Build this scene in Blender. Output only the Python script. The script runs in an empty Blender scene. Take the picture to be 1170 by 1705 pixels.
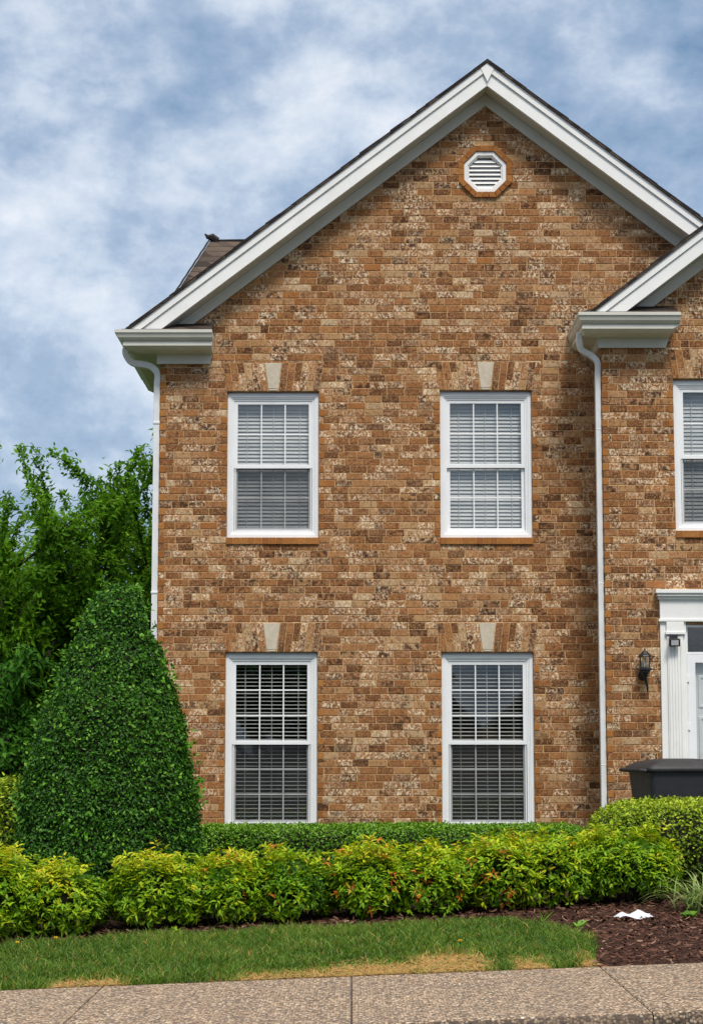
import bpy, math, random
import numpy as np
from mathutils import Vector, Matrix

random.seed(7)
RNG = np.random.default_rng(11)
SC = bpy.context.scene
COL = SC.collection

# ------------------------------------------------------------------ camera
F = 3300.0 / 1170.0
CAM_H = 1.48
TH = math.atan(398 / 3300.0)
cam = bpy.data.cameras.new("camera")
cam.sensor_fit = 'HORIZONTAL'
cam.sensor_width = 36.0
cam.lens = 36.0 * F
cam.clip_start = 0.1
cam.clip_end = 5000
camo = bpy.data.objects.new("camera", cam)
COL.objects.link(camo)
camo.location = (0, 0, CAM_H)
camo.rotation_euler = (math.pi / 2 + TH, 0, 0)
SC.camera = camo
SC.render.resolution_x, SC.render.resolution_y = 702, 1024

# ------------------------------------------------------------------ light
SUN_DIR = Vector((0.14, -0.58, 0.82)).normalized()      # towards the sun
SUN_EL = math.asin(SUN_DIR.z)
SUN_AZ = math.atan2(SUN_DIR.x, SUN_DIR.y)
sun = bpy.data.lights.new("sun", 'SUN')
sun.energy = 1.5
sun.angle = math.radians(14)
sun.color = (1.0, 0.95, 0.87)
suno = bpy.data.objects.new("sun", sun)
COL.objects.link(suno)
suno.rotation_euler = SUN_DIR.to_track_quat('Z', 'Y').to_euler()
suno.location = (10, -15, 20)

world = bpy.data.worlds.new("World")
SC.world = world
world.use_nodes = True


def build_world():
    nt = world.node_tree
    nt.nodes.clear()
    N = nt.nodes.new
    L = nt.links.new
    out = N('ShaderNodeOutputWorld')
    sky = N('ShaderNodeTexSky')
    sky.sky_type = 'NISHITA'
    sky.sun_disc = False
    sky.sun_elevation = SUN_EL
    sky.sun_rotation = SUN_AZ
    b1 = N('ShaderNodeBackground')
    b1.inputs[1].default_value = 0.10
    L(sky.outputs[0], b1.inputs[0])
    tc = N('ShaderNodeTexCoord')
    mp = N('ShaderNodeMapping')
    mp.inputs['Scale'].default_value = (5.2, 5.2, 7.2)
    mp.inputs['Location'].default_value = (2.05, 0.4, 1.1)
    L(tc.outputs['Generated'], mp.inputs[0])
    n1 = N('ShaderNodeTexNoise')
    n1.inputs['Scale'].default_value = 1.9
    n1.inputs['Detail'].default_value = 8
    n1.inputs['Roughness'].default_value = 0.58
    n1.inputs['Distortion'].default_value = 0.15
    L(mp.outputs[0], n1.inputs[0])
    # cloud tone: blue-grey bellies to bright white tops
    n2 = N('ShaderNodeTexNoise')
    n2.inputs['Scale'].default_value = 0.85
    n2.inputs['Detail'].default_value = 5
    n2.inputs['Roughness'].default_value = 0.5
    L(mp.outputs[0], n2.inputs[0])
    mx = N('ShaderNodeMath')
    mx.operation = 'ADD'
    m2 = N('ShaderNodeMath')
    m2.operation = 'MULTIPLY'
    m2.inputs[1].default_value = 0.65
    L(n2.outputs[0], m2.inputs[0])
    m3 = N('ShaderNodeMath')
    m3.operation = 'MULTIPLY'
    m3.inputs[1].default_value = 0.62
    L(n1.outputs[0], m3.inputs[0])
    L(m2.outputs[0], mx.inputs[0])
    L(m3.outputs[0], mx.inputs[1])
    rp = N('ShaderNodeValToRGB')
    e = rp.color_ramp.elements
    e[0].position = 0.535
    e[0].color = (0.155, 0.260, 0.415, 1)
    e[1].position = 0.865
    e[1].color = (0.80, 0.83, 0.88, 1)
    k = e.new(0.612); k.color = (0.255, 0.360, 0.515, 1)
    k = e.new(0.682); k.color = (0.360, 0.455, 0.600, 1)
    k = e.new(0.765); k.color = (0.57, 0.645, 0.75, 1)
    n3 = N('ShaderNodeTexNoise')
    n3.inputs['Scale'].default_value = 6.5
    n3.inputs['Detail'].default_value = 6
    n3.inputs['Roughness'].default_value = 0.6
    L(mp.outputs[0], n3.inputs[0])
    m4 = N('ShaderNodeMath')
    m4.operation = 'MULTIPLY_ADD'
    m4.inputs[1].default_value = 0.30
    L(n3.outputs[0], m4.inputs[0])
    m5 = N('ShaderNodeMath')
    m5.operation = 'SUBTRACT'
    m5.inputs[1].default_value = 0.15
    L(mx.outputs[0], m5.inputs[0])
    L(m5.outputs[0], m4.inputs[2])
    mx = m4
    L(mx.outputs[0], rp.inputs[0])
    # an overcast sky is brightest high up, where the sun stands
    sep = N('ShaderNodeSeparateXYZ')
    L(tc.outputs['Generated'], sep.inputs[0])
    mr = N('ShaderNodeMapRange')
    mr.inputs[1].default_value = 0.42
    mr.inputs[2].default_value = 0.9
    mr.inputs[3].default_value = 0.0
    mr.inputs[4].default_value = 1.0
    L(sep.outputs[2], mr.inputs[0])
    mz = N('ShaderNodeMix')
    mz.data_type = 'RGBA'
    L(mr.outputs[0], mz.inputs[0])
    L(rp.outputs[0], mz.inputs[6])
    mz.inputs[7].default_value = (1.95, 1.86, 1.74, 1)
    b2 = N('ShaderNodeBackground')
    b2.inputs[1].default_value = 0.62
    L(mz.outputs[2], b2.inputs[0])
    ms = N('ShaderNodeMixShader')
    ms.inputs[0].default_value = 0.88
    L(b1.outputs[0], ms.inputs[1])
    L(b2.outputs[0], ms.inputs[2])
    L(ms.outputs[0], out.inputs[0])


build_world()
vs = SC.view_settings
vs.view_transform = 'Standard'
vs.look = 'None'
vs.exposure = 0.85
vs.gamma = 1.0
vs.use_curve_mapping = False
SC.cycles.max_bounces = 8
SC.cycles.transparent_max_bounces = 24
SC.cycles.use_denoising = True
SC.cycles.denoising_prefilter = 'ACCURATE'
SC.cycles.use_adaptive_sampling = False


# ------------------------------------------------------------------ helpers
_c, _s = math.cos(TH), math.sin(TH)


def W(px, py, Y):
    """point of the vertical plane at depth Y seen at a photo pixel -> (X, Z)"""
    u = (px - 585) / 3300.0
    v = (852.5 - py) / 3300.0
    t = Y / (_c - v * _s)
    return u * t, CAM_H + t * (_s + v * _c)


def sstep(a, b, x):
    t = np.clip((np.asarray(x, float) - a) / (b - a), 0, 1)
    return t * t * (3 - 2 * t)


def gz(X, Y):
    """height of the ground: rises to the right along the walk and back to the house"""
    s = 0.039 * np.clip(X, -6, 6) * (1 - sstep(16.5, 21, Y))
    r = 0.037 * np.clip(np.asarray(Y, float) - 13.3, 0, 9)
    return s + r


def gzf(X, Y):
    return float(gz(X, Y))


class MB:
    """collects shapes that become ONE mesh object"""

    def __init__(self):
        self.v = []
        self.f = []

    def add(self, vs_, fs):
        o = len(self.v)
        self.v += [tuple(p) for p in vs_]
        self.f += [tuple(i + o for i in f) for f in fs]
        return self

    def box(self, x0, x1, y0, y1, z0, z1):
        return self.add([(x0, y0, z0), (x1, y0, z0), (x1, y1, z0), (x0, y1, z0),
                         (x0, y0, z1), (x1, y0, z1), (x1, y1, z1), (x0, y1, z1)],
                        [(0, 3, 2, 1), (4, 5, 6, 7), (0, 1, 5, 4), (1, 2, 6, 5), (2, 3, 7, 6), (3, 0, 4, 7)])

    def prism(self, poly, y0, y1):
        """poly in XZ (counter-clockwise seen from the front), extruded from y0 back to y1"""
        n = len(poly)
        a = [(x, y0, z) for x, z in poly] + [(x, y1, z) for x, z in poly]
        fs = [tuple(range(n)), tuple(range(2 * n - 1, n - 1, -1))]
        for i in range(n):
            j = (i + 1) % n
            fs.append((i, i + n, j + n, j))
        return self.add(a, fs)

    def ring(self, x0, x1, z0, z1, w, yf, yb, wb=None):
        """a mitred rectangular frame; wb = inner width at the back"""
        wb = w if wb is None else wb
        o = [(x0, z0), (x1, z0), (x1, z1), (x0, z1)]
        i = [(x0 + w, z0 + w), (x1 - w, z0 + w), (x1 - w, z1 - w), (x0 + w, z1 - w)]
        V = [(x, yf, z) for x, z in o] + [(x, yf, z) for x, z in i] + [(x, yb, z) for x, z in o] + [(x, yb, z) for x, z in i]
        fs = []
        for k in range(4):
            j = (k + 1) % 4
            fs += [(k, j, j + 4, k + 4), (k + 4, j + 4, j + 12, k + 12), (j, k, k + 8, j + 8), (j + 8, k + 8, k + 12, j + 12)]
        return self.add(V, fs)

    def tube(self, pts, rad, n=8, cap=True):
        pts = [Vector(p) for p in pts]
        if not hasattr(rad, '__len__'):
            rad = [rad] * len(pts)
        V, fs = [], []
        up = None
        for i, p in enumerate(pts):
            d = (pts[min(i + 1, len(pts) - 1)] - pts[max(i - 1, 0)]).normalized()
            if up is None:
                up = d.orthogonal().normalized()
            else:
                up = (up - d * up.dot(d))
                up = up.normalized() if up.length > 1e-6 else d.orthogonal().normalized()
            sd = d.cross(up)
            for k in range(n):
                a = 2 * math.pi * k / n
                V.append(p + (up * math.cos(a) + sd * math.sin(a)) * rad[i])
        for i in range(len(pts) - 1):
            for k in range(n):
                j = (k + 1) % n
                fs.append((i * n + k, i * n + j, (i + 1) * n + j, (i + 1) * n + k))
        if cap:
            fs.append(tuple(range(n - 1, -1, -1)))
            fs.append(tuple(range((len(pts) - 1) * n, len(pts) * n)))
        return self.add(V, fs)

    def lathe(self, prof, c=(0, 0, 0), n=16, sx=1, sy=1, rot=0):
        V, fs = [], []
        for r, z in prof:
            for k in range(n):
                a = 2 * math.pi * k / n + rot
                V.append((c[0] + r * sx * math.cos(a), c[1] + r * sy * math.sin(a), c[2] + z))
        for i in range(len(prof) - 1):
            for k in range(n):
                j = (k + 1) % n
                fs.append((i * n + k, i * n + j, (i + 1) * n + j, (i + 1) * n + k))
        fs.append(tuple(range(n - 1, -1, -1)))
        fs.append(tuple(range((len(prof) - 1) * n, len(prof) * n)))
        return self.add(V, fs)

    def build(self, name, m, parent=None, bevel=0, smooth=False, seg=2, extra=()):
        org = world_loc(parent)
        me = bpy.data.meshes.new(name)
        own = len(self.f)
        for eb, em in extra:
            self.add(eb.v, eb.f)
        me.from_pydata([(x - org.x, y - org.y, z - org.z) for x, y, z in self.v], [], self.f)
        me.update()
        o = bpy.data.objects.new(name, me)
        COL.objects.link(o)
        o.parent = parent
        if m:
            me.materials.append(m)
        for k, (eb, em) in enumerate(extra):
            me.materials.append(em)
            for i in range(own, own + len(eb.f)):
                me.polygons[i].material_index = k + 1
            own += len(eb.f)
        if smooth:
            me.polygons.foreach_set('use_smooth', [True] * len(me.polygons))
        if bevel:
            b = o.modifiers.new('bevel', 'BEVEL')
            b.width = bevel
            b.segments = seg
            b.limit_method = 'ANGLE'
            b.angle_limit = math.radians(35)
        return o


def world_loc(o):
    p = Vector((0, 0, 0))
    while o is not None:
        p += o.location
        o = o.parent
    return p


def tag(o, label=None, cat=None, group=None, kind=None):
    if label: o['label'] = label
    if cat: o['category'] = cat
    if group: o['group'] = group
    if kind: o['kind'] = kind
    return o


def empty(name, loc, label, cat, group=None):
    o = bpy.data.objects.new(name, None)
    COL.objects.link(o)
    o.location = loc
    o.empty_display_size = 0.2
    return tag(o, label, cat, group)


# ------------------------------------------------------------------ materials
class NT:
    def __init__(self, name):
        self.m = bpy.data.materials.new(name)
        self.m.use_nodes = True
        self.t = self.m.node_tree
        self.p = self.t.nodes['Principled BSDF']
        self.out = self.t.nodes['Material Output']

    def n(self, kind, **kw):
        nd = self.t.nodes.new('ShaderNode' + kind)
        for k, v in kw.items():
            setattr(nd, k, v)
        return nd

    def l(self, a, b):
        self.t.links.new(a, b)

    def val(self, sock, v):
        if isinstance(v, bpy.types.NodeSocket):
            self.l(v, sock)
        else:
            sock.default_value = v

    def math(self, op, a, b=0.0, c=0.0):
        nd = self.n('Math', operation=op)
        self.val(nd.inputs[0], a)
        self.val(nd.inputs[1], b)
        self.val(nd.inputs[2], c)
        return nd.outputs[0]

    def mix(self, f, a, b, blend='MIX'):
        nd = self.n('Mix', data_type='RGBA', blend_type=blend)
        self.val(nd.inputs[0], f)
        self.val(nd.inputs[6], a if isinstance(a, bpy.types.NodeSocket) else (*a, 1))
        self.val(nd.inputs[7], b if isinstance(b, bpy.types.NodeSocket) else (*b, 1))
        return nd.outputs[2]

    def ramp(self, f, stops, interp='LINEAR'):
        nd = self.n('ValToRGB')
        nd.color_ramp.interpolation = interp
        e = nd.color_ramp.elements
        while len(e) < len(stops):
            e.new(0.5)
        for k, (p, c) in enumerate(stops):
            e[k].position = p
            e[k].color = (*c, 1) if len(c) == 3 else c
        self.l(f, nd.inputs[0])
        return nd.outputs[0]

    def rng(self, f, a, b, c=0.0, d=1.0):
        nd = self.n('MapRange')
        self.l(f, nd.inputs[0])
        for i, v in enumerate((a, b, c, d)):
            nd.inputs[i + 1].default_value = v
        return nd.outputs[0]

    def noise(self, vec, scale, detail=3, rough=0.5, dist=0.0):
        nd = self.n('TexNoise')
        nd.inputs['Scale'].default_value = scale
        nd.inputs['Detail'].default_value = detail
        nd.inputs['Roughness'].default_value = rough
        nd.inputs['Distortion'].default_value = dist
        self.l(vec, nd.inputs['Vector'])
        return nd.outputs[0]

    def pos(self):
        return self.n('NewGeometry').outputs['Position']

    def scaled(self, vec, s):
        nd = self.n('Mapping')
        nd.inputs['Scale'].default_value = s
        self.l(vec, nd.inputs[0])
        return nd.outputs[0]

    def bump(self, h, strength=0.5, dist=0.01):
        nd = self.n('Bump')
        nd.inputs['Strength'].default_value = strength
        nd.inputs['Distance'].default_value = dist
        self.l(h, nd.inputs['Height'])
        self.l(nd.outputs[0], self.p.inputs['Normal'])

    def base(self, c):
        self.val(self.p.inputs['Base Color'], c if isinstance(c, bpy.types.NodeSocket) else (*c, 1))

    def rough(self, r, spec=0.5):
        self.val(self.p.inputs['Roughness'], r)
        self.p.inputs['Specular IOR Level'].default_value = spec


def plain(name, col, rough=0.6, var=0.10, scale=6.0, spec=0.4, metal=0.0, bump=0.0):
    """a plain surface with slight unevenness of tone and gloss"""
    k = NT(name)
    p = k.pos()
    n = k.noise(p, scale, 5, 0.6)
    f = k.rng(n, 0.3, 0.7)
    k.base(k.mix(f, tuple(c * (1 - var) for c in col), tuple(min(1, c * (1 + var * 0.6)) for c in col)))
    k.rough(k.rng(k.noise(p, scale * 3, 3), 0.3, 0.7, rough - 0.07, rough + 0.07), spec)
    k.p.inputs['Metallic'].default_value = metal
    if bump:
        k.bump(k.noise(p, scale * 12, 4), 0.3, bump)
    return k.m


BRICK_RAMP = [(0.0, (0.085, 0.032, 0.015)), (0.12, (0.185, 0.068, 0.026)), (0.32, (0.275, 0.102, 0.035)),
              (0.56, (0.345, 0.136, 0.047)), (0.76, (0.405, 0.176, 0.067)), (0.88, (0.48, 0.250, 0.108)),
              (0.96, (0.53, 0.335, 0.17)), (1.0, (0.60, 0.44, 0.27))]
MORTAR = (0.58, 0.36, 0.18)
CH, BL = 0.0813, 0.197


def brick_surface(k, value, r2, r3, p):
    """colour of one brick: value picks its firing, r2/r3 its wash and smears"""
    col = k.ramp(value, BRICK_RAMP)
    ps = k.scaled(p, (1.7, 1.7, 0.9))
    streak = k.noise(ps, 21, 6, 0.72, 0.9)
    col = k.mix(k.rng(streak, 0.36, 0.51, 0.95, 0.0), col, (0.080, 0.028, 0.010))
    fine = k.noise(k.scaled(p, (1.9, 1.9, 1.3)), 36, 5, 0.72, 0.5)
    col = k.mix(k.rng(fine, 0.49, 0.63, 0.0, 0.85), col, (0.58, 0.315, 0.125))
    grit = k.noise(p, 120, 3, 0.7)
    col = k.mix(k.rng(grit, 0.35, 0.65, 0.30, 0.0), col, (0.06, 0.03, 0.015))
    # old lime smears on some of the bricks
    wash = k.noise(k.scaled(p, (1.3, 1.3, 1.0)), 30, 6, 0.74, 0.8)
    amt = k.math('MULTIPLY', k.rng(wash, 0.49, 0.565), k.rng(r2, 0.36, 0.84, 0.0, 0.95))
    col = k.mix(amt, col, (0.80, 0.64, 0.44))
    # burnt patches on a few
    burn = k.noise(p, 20, 5, 0.65)
    amt = k.math('MULTIPLY', k.rng(burn, 0.47, 0.58), k.rng(r3, 0.70, 0.93, 0.0, 0.92))
    col = k.mix(amt, col, (0.050, 0.022, 0.012))
    # orange firing on a few others
    col = k.mix(k.rng(r3, 0.03, 0.0, 0.0, 0.55), col, (0.42, 0.16, 0.04))
    hgt = k.math('ADD', k.math('MULTIPLY', streak, 0.5), k.math('MULTIPLY', fine, 0.35))
    return col, hgt


def mat_brick_wall():
    k = NT('brick_wall')
    p = k.pos()
    sp = k.n('SeparateXYZ')
    k.l(p, sp.inputs[0])
    wob = k.noise(p, 9, 2)
    z = k.math('ADD', sp.outputs[2], k.rng(wob, 0.3, 0.7, -0.003, 0.003))
    zr = k.math('DIVIDE', z, CH)
    row = k.math('FLOOR', zr)
    wr = k.n('TexWhiteNoise', noise_dimensions='1D')
    k.l(row, wr.inputs['W'])
    half = k.math('MULTIPLY', k.math('MODULO', row, 2.0), 0.5)
    off = k.math('ADD', half, k.math('MULTIPLY', k.math('SUBTRACT', wr.outputs[0], 0.5), 0.34))
    u0 = k.math('ADD', k.math('ADD', sp.outputs[0], sp.outputs[1]), 40.0)
    u = k.math('ADD', k.math('DIVIDE', u0, BL), off)
    u = k.math('ADD', u, k.rng(k.noise(p, 3.1, 1), 0.3, 0.7, -0.03, 0.03))
    col_i = k.math('FLOOR', u)
    cv = k.n('CombineXYZ')
    k.l(col_i, cv.inputs[0])
    k.l(row, cv.inputs[1])
    wn = k.n('TexWhiteNoise', noise_dimensions='2D')
    k.l(cv.outputs[0], wn.inputs['Vector'])
    sc_ = k.n('SeparateColor')
    k.l(wn.outputs['Color'], sc_.inputs[0])
    fu = k.math('FRACT', u)
    fz = k.math('FRACT', zr)
    du = k.math('MULTIPLY', k.math('MINIMUM', fu, k.math('SUBTRACT', 1.0, fu)), BL)
    dz = k.math('MULTIPLY', k.math('MINIMUM', fz, k.math('SUBTRACT', 1.0, fz)), CH)
    d = k.math('MINIMUM', du, dz)
    d = k.math('ADD', d, k.rng(k.noise(p, 70, 3), 0.25, 0.75, -0.0035, 0.0035))
    mask = k.rng(d, 0.0030, 0.0062)
    col, hgt = brick_surface(k, wn.outputs['Value'], sc_.outputs[1], sc_.outputs[2], p)
    mort = k.mix(k.rng(k.noise(p, 24, 4, 0.7), 0.35, 0.65), tuple(c * 0.62 for c in MORTAR), tuple(c * 1.25 for c in MORTAR))
    # mortar colour in the joints, brick colour elsewhere
    col = k.mix(mask, mort, col)
    weather = k.noise(k.scaled(p, (0.6, 0.6, 1.0)), 0.9, 4, 0.6)
    col = k.mix(k.rng(weather, 0.35, 0.68, 0.0, 0.22), col, k.mix(0.5, col, (0.16, 0.095, 0.05)))
    k.base(col)
    k.rough(0.9, 0.25)
    k.bump(k.math('ADD', k.math('MULTIPLY', mask, 1.1), k.math('MULTIPLY', hgt, 0.8)), 0.9, 0.009)
    return k.m


def mat_brick_units(name='brick_units', orange=False):
    k = NT(name)
    p = k.pos()
    g = k.n('NewGeometry')
    ri = g.outputs['Random Per Island']
    wn = k.n('TexWhiteNoise', noise_dimensions='1D')
    k.l(k.math('MULTIPLY', ri, 917.0), wn.inputs['W'])
    sc_ = k.n('SeparateColor')
    k.l(wn.outputs['Color'], sc_.inputs[0])
    if orange:
        base = k.ramp(ri, [(0, (0.29, 0.105, 0.027)), (0.5, (0.40, 0.155, 0.036)), (1, (0.46, 0.20, 0.055))])
        st = k.noise(k.scaled(p, (1, 1, 1)), 45, 5, 0.65)
        col = k.mix(k.rng(st, 0.35, 0.65, 0.55, 0.0), base, (0.19, 0.075, 0.024))
        hgt = st
    else:
        ofs = k.n('VectorMath', operation='MULTIPLY_ADD')
        k.l(wn.outputs['Color'], ofs.inputs[0])
        ofs.inputs[1].default_value = (9.0, 5.0, 7.0)
        k.l(p, ofs.inputs[2])
        p = ofs.outputs[0]
        col, hgt = brick_surface(k, sc_.outputs[0], sc_.outputs[1], sc_.outputs[2], p)
        weather = k.noise(k.scaled(k.pos(), (0.8, 0.8, 0.5)), 1.1, 4, 0.6)
        col = k.mix(k.rng(weather, 0.35, 0.66, 0.0, 0.18), col, k.mix(0.6, col, (0.12, 0.058, 0.026)))
    k.base(col)
    k.rough(0.88, 0.25)
    k.bump(hgt, 0.7, 0.006)
    return k.m


def mat_leaf(name, stops, rough=0.45, trans=0.3, spec=0.4):
    """leaf colours run over the per-leaf 'tint' (leaf age, height, depth and painted inner shade)"""
    k = NT(name)
    at = k.n('Attribute', attribute_name='tint')
    col = k.ramp(at.outputs['Fac'], stops)
    g = k.n('NewGeometry')
    hv = k.n('HueSaturation')
    k.l(col, hv.inputs['Color'])
    k.l(k.rng(g.outputs['Random Per Island'], 0, 1, 0.75, 1.25), hv.inputs['Value'])
    k.base(hv.outputs[0])
    k.rough(rough, spec)
    tr = k.n('BsdfTranslucent')
    k.l(hv.outputs[0], tr.inputs['Color'])
    ms = k.n('MixShader')
    ms.inputs[0].default_value = trans
    k.l(k.p.outputs[0], ms.inputs[1])
    k.l(tr.outputs[0], ms.inputs[2])
    k.l(ms.outputs[0], k.out.inputs[0])
    return k.m


def mat_glass(name='window_glass', tint=(0.95, 0.97, 0.97), gloss=1.0):
    k = NT(name)
    tb = k.n('BsdfTransparent')
    tb.inputs[0].default_value = (*tint, 1)
    gb = k.n('BsdfGlossy')
    gb.inputs['Roughness'].default_value = 0.015
    # float glass is never quite flat
    bp = k.n('Bump')
    bp.inputs['Strength'].default_value = 0.05
    bp.inputs['Distance'].default_value = 0.02
    k.l(k.noise(k.pos(), 1.6, 1), bp.inputs['Height'])
    k.l(bp.outputs[0], gb.inputs['Normal'])
    lw = k.n('LayerWeight')
    lw.inputs['Blend'].default_value = 0.5
    fr = k.math('ADD', k.math('MULTIPLY', k.math('POWER', lw.outputs['Facing'], 5.0), 0.85), 0.14 * gloss)
    ms = k.n('MixShader')
    k.l(fr, ms.inputs[0])
    k.l(tb.outputs[0], ms.inputs[1])
    k.l(gb.outputs[0], ms.inputs[2])
    k.l(ms.outputs[0], k.out.inputs[0])
    return k.m


def mat_screen():
    k = NT('insect_mesh')
    tb = k.n('BsdfTransparent')
    df = k.n('BsdfDiffuse')
    df.inputs[0].default_value = (0.045, 0.048, 0.05, 1)
    ms = k.n('MixShader')
    k.l(k.rng(k.noise(k.pos(), 5, 3), 0.3, 0.7, 0.30, 0.42), ms.inputs[0])
    k.l(tb.outputs[0], ms.inputs[1])
    k.l(df.outputs[0], ms.inputs[2])
    k.l(ms.outputs[0], k.out.inputs[0])
    return k.m


def mat_shingle():
    k = NT('shingles')
    p = k.pos()
    sp = k.n('SeparateXYZ')
    k.l(p, sp.inputs[0])
    row = k.math('FLOOR', k.math('DIVIDE', sp.outputs[2], 0.105))
    u = k.math('ADD', k.math('DIVIDE', k.math('ADD', sp.outputs[0], k.math('ADD', sp.outputs[1], 50.0)), 0.17),
               k.math('MULTIPLY', row, 0.37))
    cv = k.n('CombineXYZ')
    k.l(k.math('FLOOR', u), cv.inputs[0])
    k.l(row, cv.inputs[1])
    wn = k.n('TexWhiteNoise', noise_dimensions='2D')
    k.l(cv.outputs[0], wn.inputs['Vector'])
    col = k.ramp(wn.outputs['Value'], [(0, (0.020, 0.015, 0.013)), (0.5, (0.050, 0.036, 0.029)), (1, (0.11, 0.080, 0.060))])
    fz = k.math('FRACT', k.math('DIVIDE', sp.outputs[2], 0.105))
    col = k.mix(k.rng(fz, 0.0, 0.26, 0.9, 0.0), col, (0.02, 0.017, 0.016))
    col = k.mix(k.rng(k.noise(p, 180, 3), 0.4, 0.7, 0, 0.2), col, (0.12, 0.095, 0.08))
    k.base(col)
    k.rough(0.92, 0.2)
    k.bump(k.math('ADD', fz, k.noise(p, 150, 3)), 0.5, 0.012)
    return k.m


def mat_aggregate(name, dark=1.0):
    k = NT(name)
    p = k.pos()
    vor = k.n('TexVoronoi')
    vor.inputs['Scale'].default_value = 56
    vor.inputs['Randomness'].default_value = 1.0
    k.l(p, vor.inputs['Vector'])
    sc_ = k.n('SeparateColor')
    k.l(vor.outputs['Color'], sc_.inputs[0])
    d = dark
    peb = k.ramp(sc_.outputs[0], [(0, (0.040 * d, 0.029 * d, 0.021 * d)), (0.20, (0.16 * d, 0.112 * d, 0.074 * d)), (0.42, (0.37 * d, 0.268 * d, 0.178 * d)),
                                  (0.72, (0.57 * d, 0.44 * d, 0.30 * d)), (0.88, (0.48 * d, 0.28 * d, 0.145 * d)), (1, (0.80 * d, 0.70 * d, 0.54 * d))])
    edge = k.rng(vor.outputs['Distance'], 0.38, 0.66)
    col = k.mix(edge, peb, (0.11 * d, 0.080 * d, 0.060 * d))
    big = k.noise(p, 1.3, 5, 0.65)
    col = k.mix(k.rng(big, 0.35, 0.65, 0.28, 0.0), col, (0.17, 0.13, 0.10))
    st = k.noise(k.scaled(p, (1, 1, 1)), 3.3, 3, 0.6)
    col = k.mix(k.rng(st, 0.66, 0.76, 0.0, 0.35), col, (0.30, 0.15, 0.07))
    k.base(col)
    k.rough(0.8, 0.3)
    k.bump(k.math('SUBTRACT', 1.0, vor.outputs['Distance']), 0.8, 0.006)
    return k.m


def mat_ground(name, stops, scale=8, bump=0.02, fine=60):
    k = NT(name)
    p = k.pos()
    n = k.math('ADD', k.math('MULTIPLY', k.noise(p, scale, 6, 0.65), 0.5), k.math('MULTIPLY', k.noise(p, fine, 4, 0.7), 0.5))
    k.base(k.ramp(n, stops))
    k.rough(0.95, 0.15)
    k.bump(k.noise(p, fine, 5, 0.7), 0.8, bump)
    return k.m


def mat_island(name, stops, rough=0.9, trans=0.0):
    k = NT(name)
    g = k.n('NewGeometry')
    col = k.ramp(g.outputs['Random Per Island'], stops)
    k.base(col)
    k.rough(rough, 0.2)
    if trans:
        tr = k.n('BsdfTranslucent')
        k.l(col, tr.inputs['Color'])
        ms = k.n('MixShader')
        ms.inputs[0].default_value = trans
        k.l(k.p.outputs[0], ms.inputs[1])
        k.l(tr.outputs[0], ms.inputs[2])
        k.l(ms.outputs[0], k.out.inputs[0])
    return k.m


def mat_bark(name, col):
    k = NT(name)
    p = k.pos()
    n = k.noise(k.scaled(p, (3, 3, 0.7)), 9, 5, 0.7)
    k.base(k.mix(k.rng(n, 0.3, 0.7), tuple(c * 0.5 for c in col), tuple(c * 1.3 for c in col)))
    k.rough(0.9, 0.2)
    k.bump(n, 0.6, 0.02)
    return k.m


M = {}
M['brick'] = mat_brick_wall()
M['units'] = mat_brick_units()
M['orange'] = mat_brick_units('orange_brick', True)
M['mortar'] = plain('mortar', MORTAR, 0.95, 0.45, 22, 0.2, 0, 0.004)
M['trim'] = plain('white_trim_paint', (0.85, 0.845, 0.82), 0.42, 0.06, 3.0)
M['almond'] = plain('almond_trim', (0.62, 0.61, 0.54), 0.42, 0.08, 3.0)
M['vinyl'] = plain('white_vinyl', (0.84, 0.85, 0.86), 0.35, 0.04, 3.0)
M['spout'] = plain('painted_aluminium', (0.74, 0.75, 0.75), 0.38, 0.10, 4.0)
M['stone'] = plain('cast_stone', (0.56, 0.49, 0.38), 0.85, 0.14, 22.0, 0.25, 0, 0.004)
M['glass'] = mat_glass()
M['lamp_glass'] = mat_glass('lantern_glass', (0.92, 0.96, 0.95), 0.6)
M['screen'] = mat_screen()
M['blind'] = plain('white_blind', (0.52, 0.52, 0.50), 0.5, 0.05, 4.0)
M['room'] = plain('room_plaster', (0.06, 0.055, 0.05), 0.9, 0.1, 2.0)
M['shingle'] = mat_shingle()
M['shingle_edge'] = plain('shingle_edge', (0.035, 0.032, 0.032), 0.9, 0.35, 30, 0.2)
M['dark'] = plain('dark_void', (0.02, 0.02, 0.02), 0.9)
M['black_metal'] = plain('black_painted_metal', (0.012, 0.013, 0.015), 0.38, 0.3, 18, 0.5)
M['black_plastic'] = plain('black_plastic', (0.022, 0.024, 0.030), 0.48, 0.25, 9, 0.5, 0, 0.0012)
M['lid_plastic'] = plain('lid_plastic', (0.020, 0.020, 0.023), 0.52, 0.3, 12, 0.45, 0, 0.0015)
M['lens'] = plain('lamp_lens', (0.62, 0.63, 0.64), 0.25, 0.1, 40)
M['bulb'] = plain('bulb', (0.82, 0.80, 0.74), 0.3)
M['paper'] = plain('paper', (0.58, 0.60, 0.64), 0.7, 0.10, 14)
M['door'] = plain('door_paint', (0.72, 0.73, 0.72), 0.4, 0.05, 3)
M['walk'] = mat_aggregate('exposed_aggregate')
M['kerb_shade'] = mat_aggregate('aggregate_shaded', 0.45)  # walk aggregate darkened to paint shade on the kerb face
M['asphalt'] = mat_ground('asphalt', [(0.3, (0.035, 0.035, 0.036)), (0.7, (0.075, 0.073, 0.07))], 3, 0.006, 160)
M['soil'] = mat_ground('lawn_soil', [(0.3, (0.060, 0.045, 0.018)), (0.5, (0.12, 0.075, 0.028)), (0.7, (0.24, 0.135, 0.05))], 4, 0.02, 70)
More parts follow.
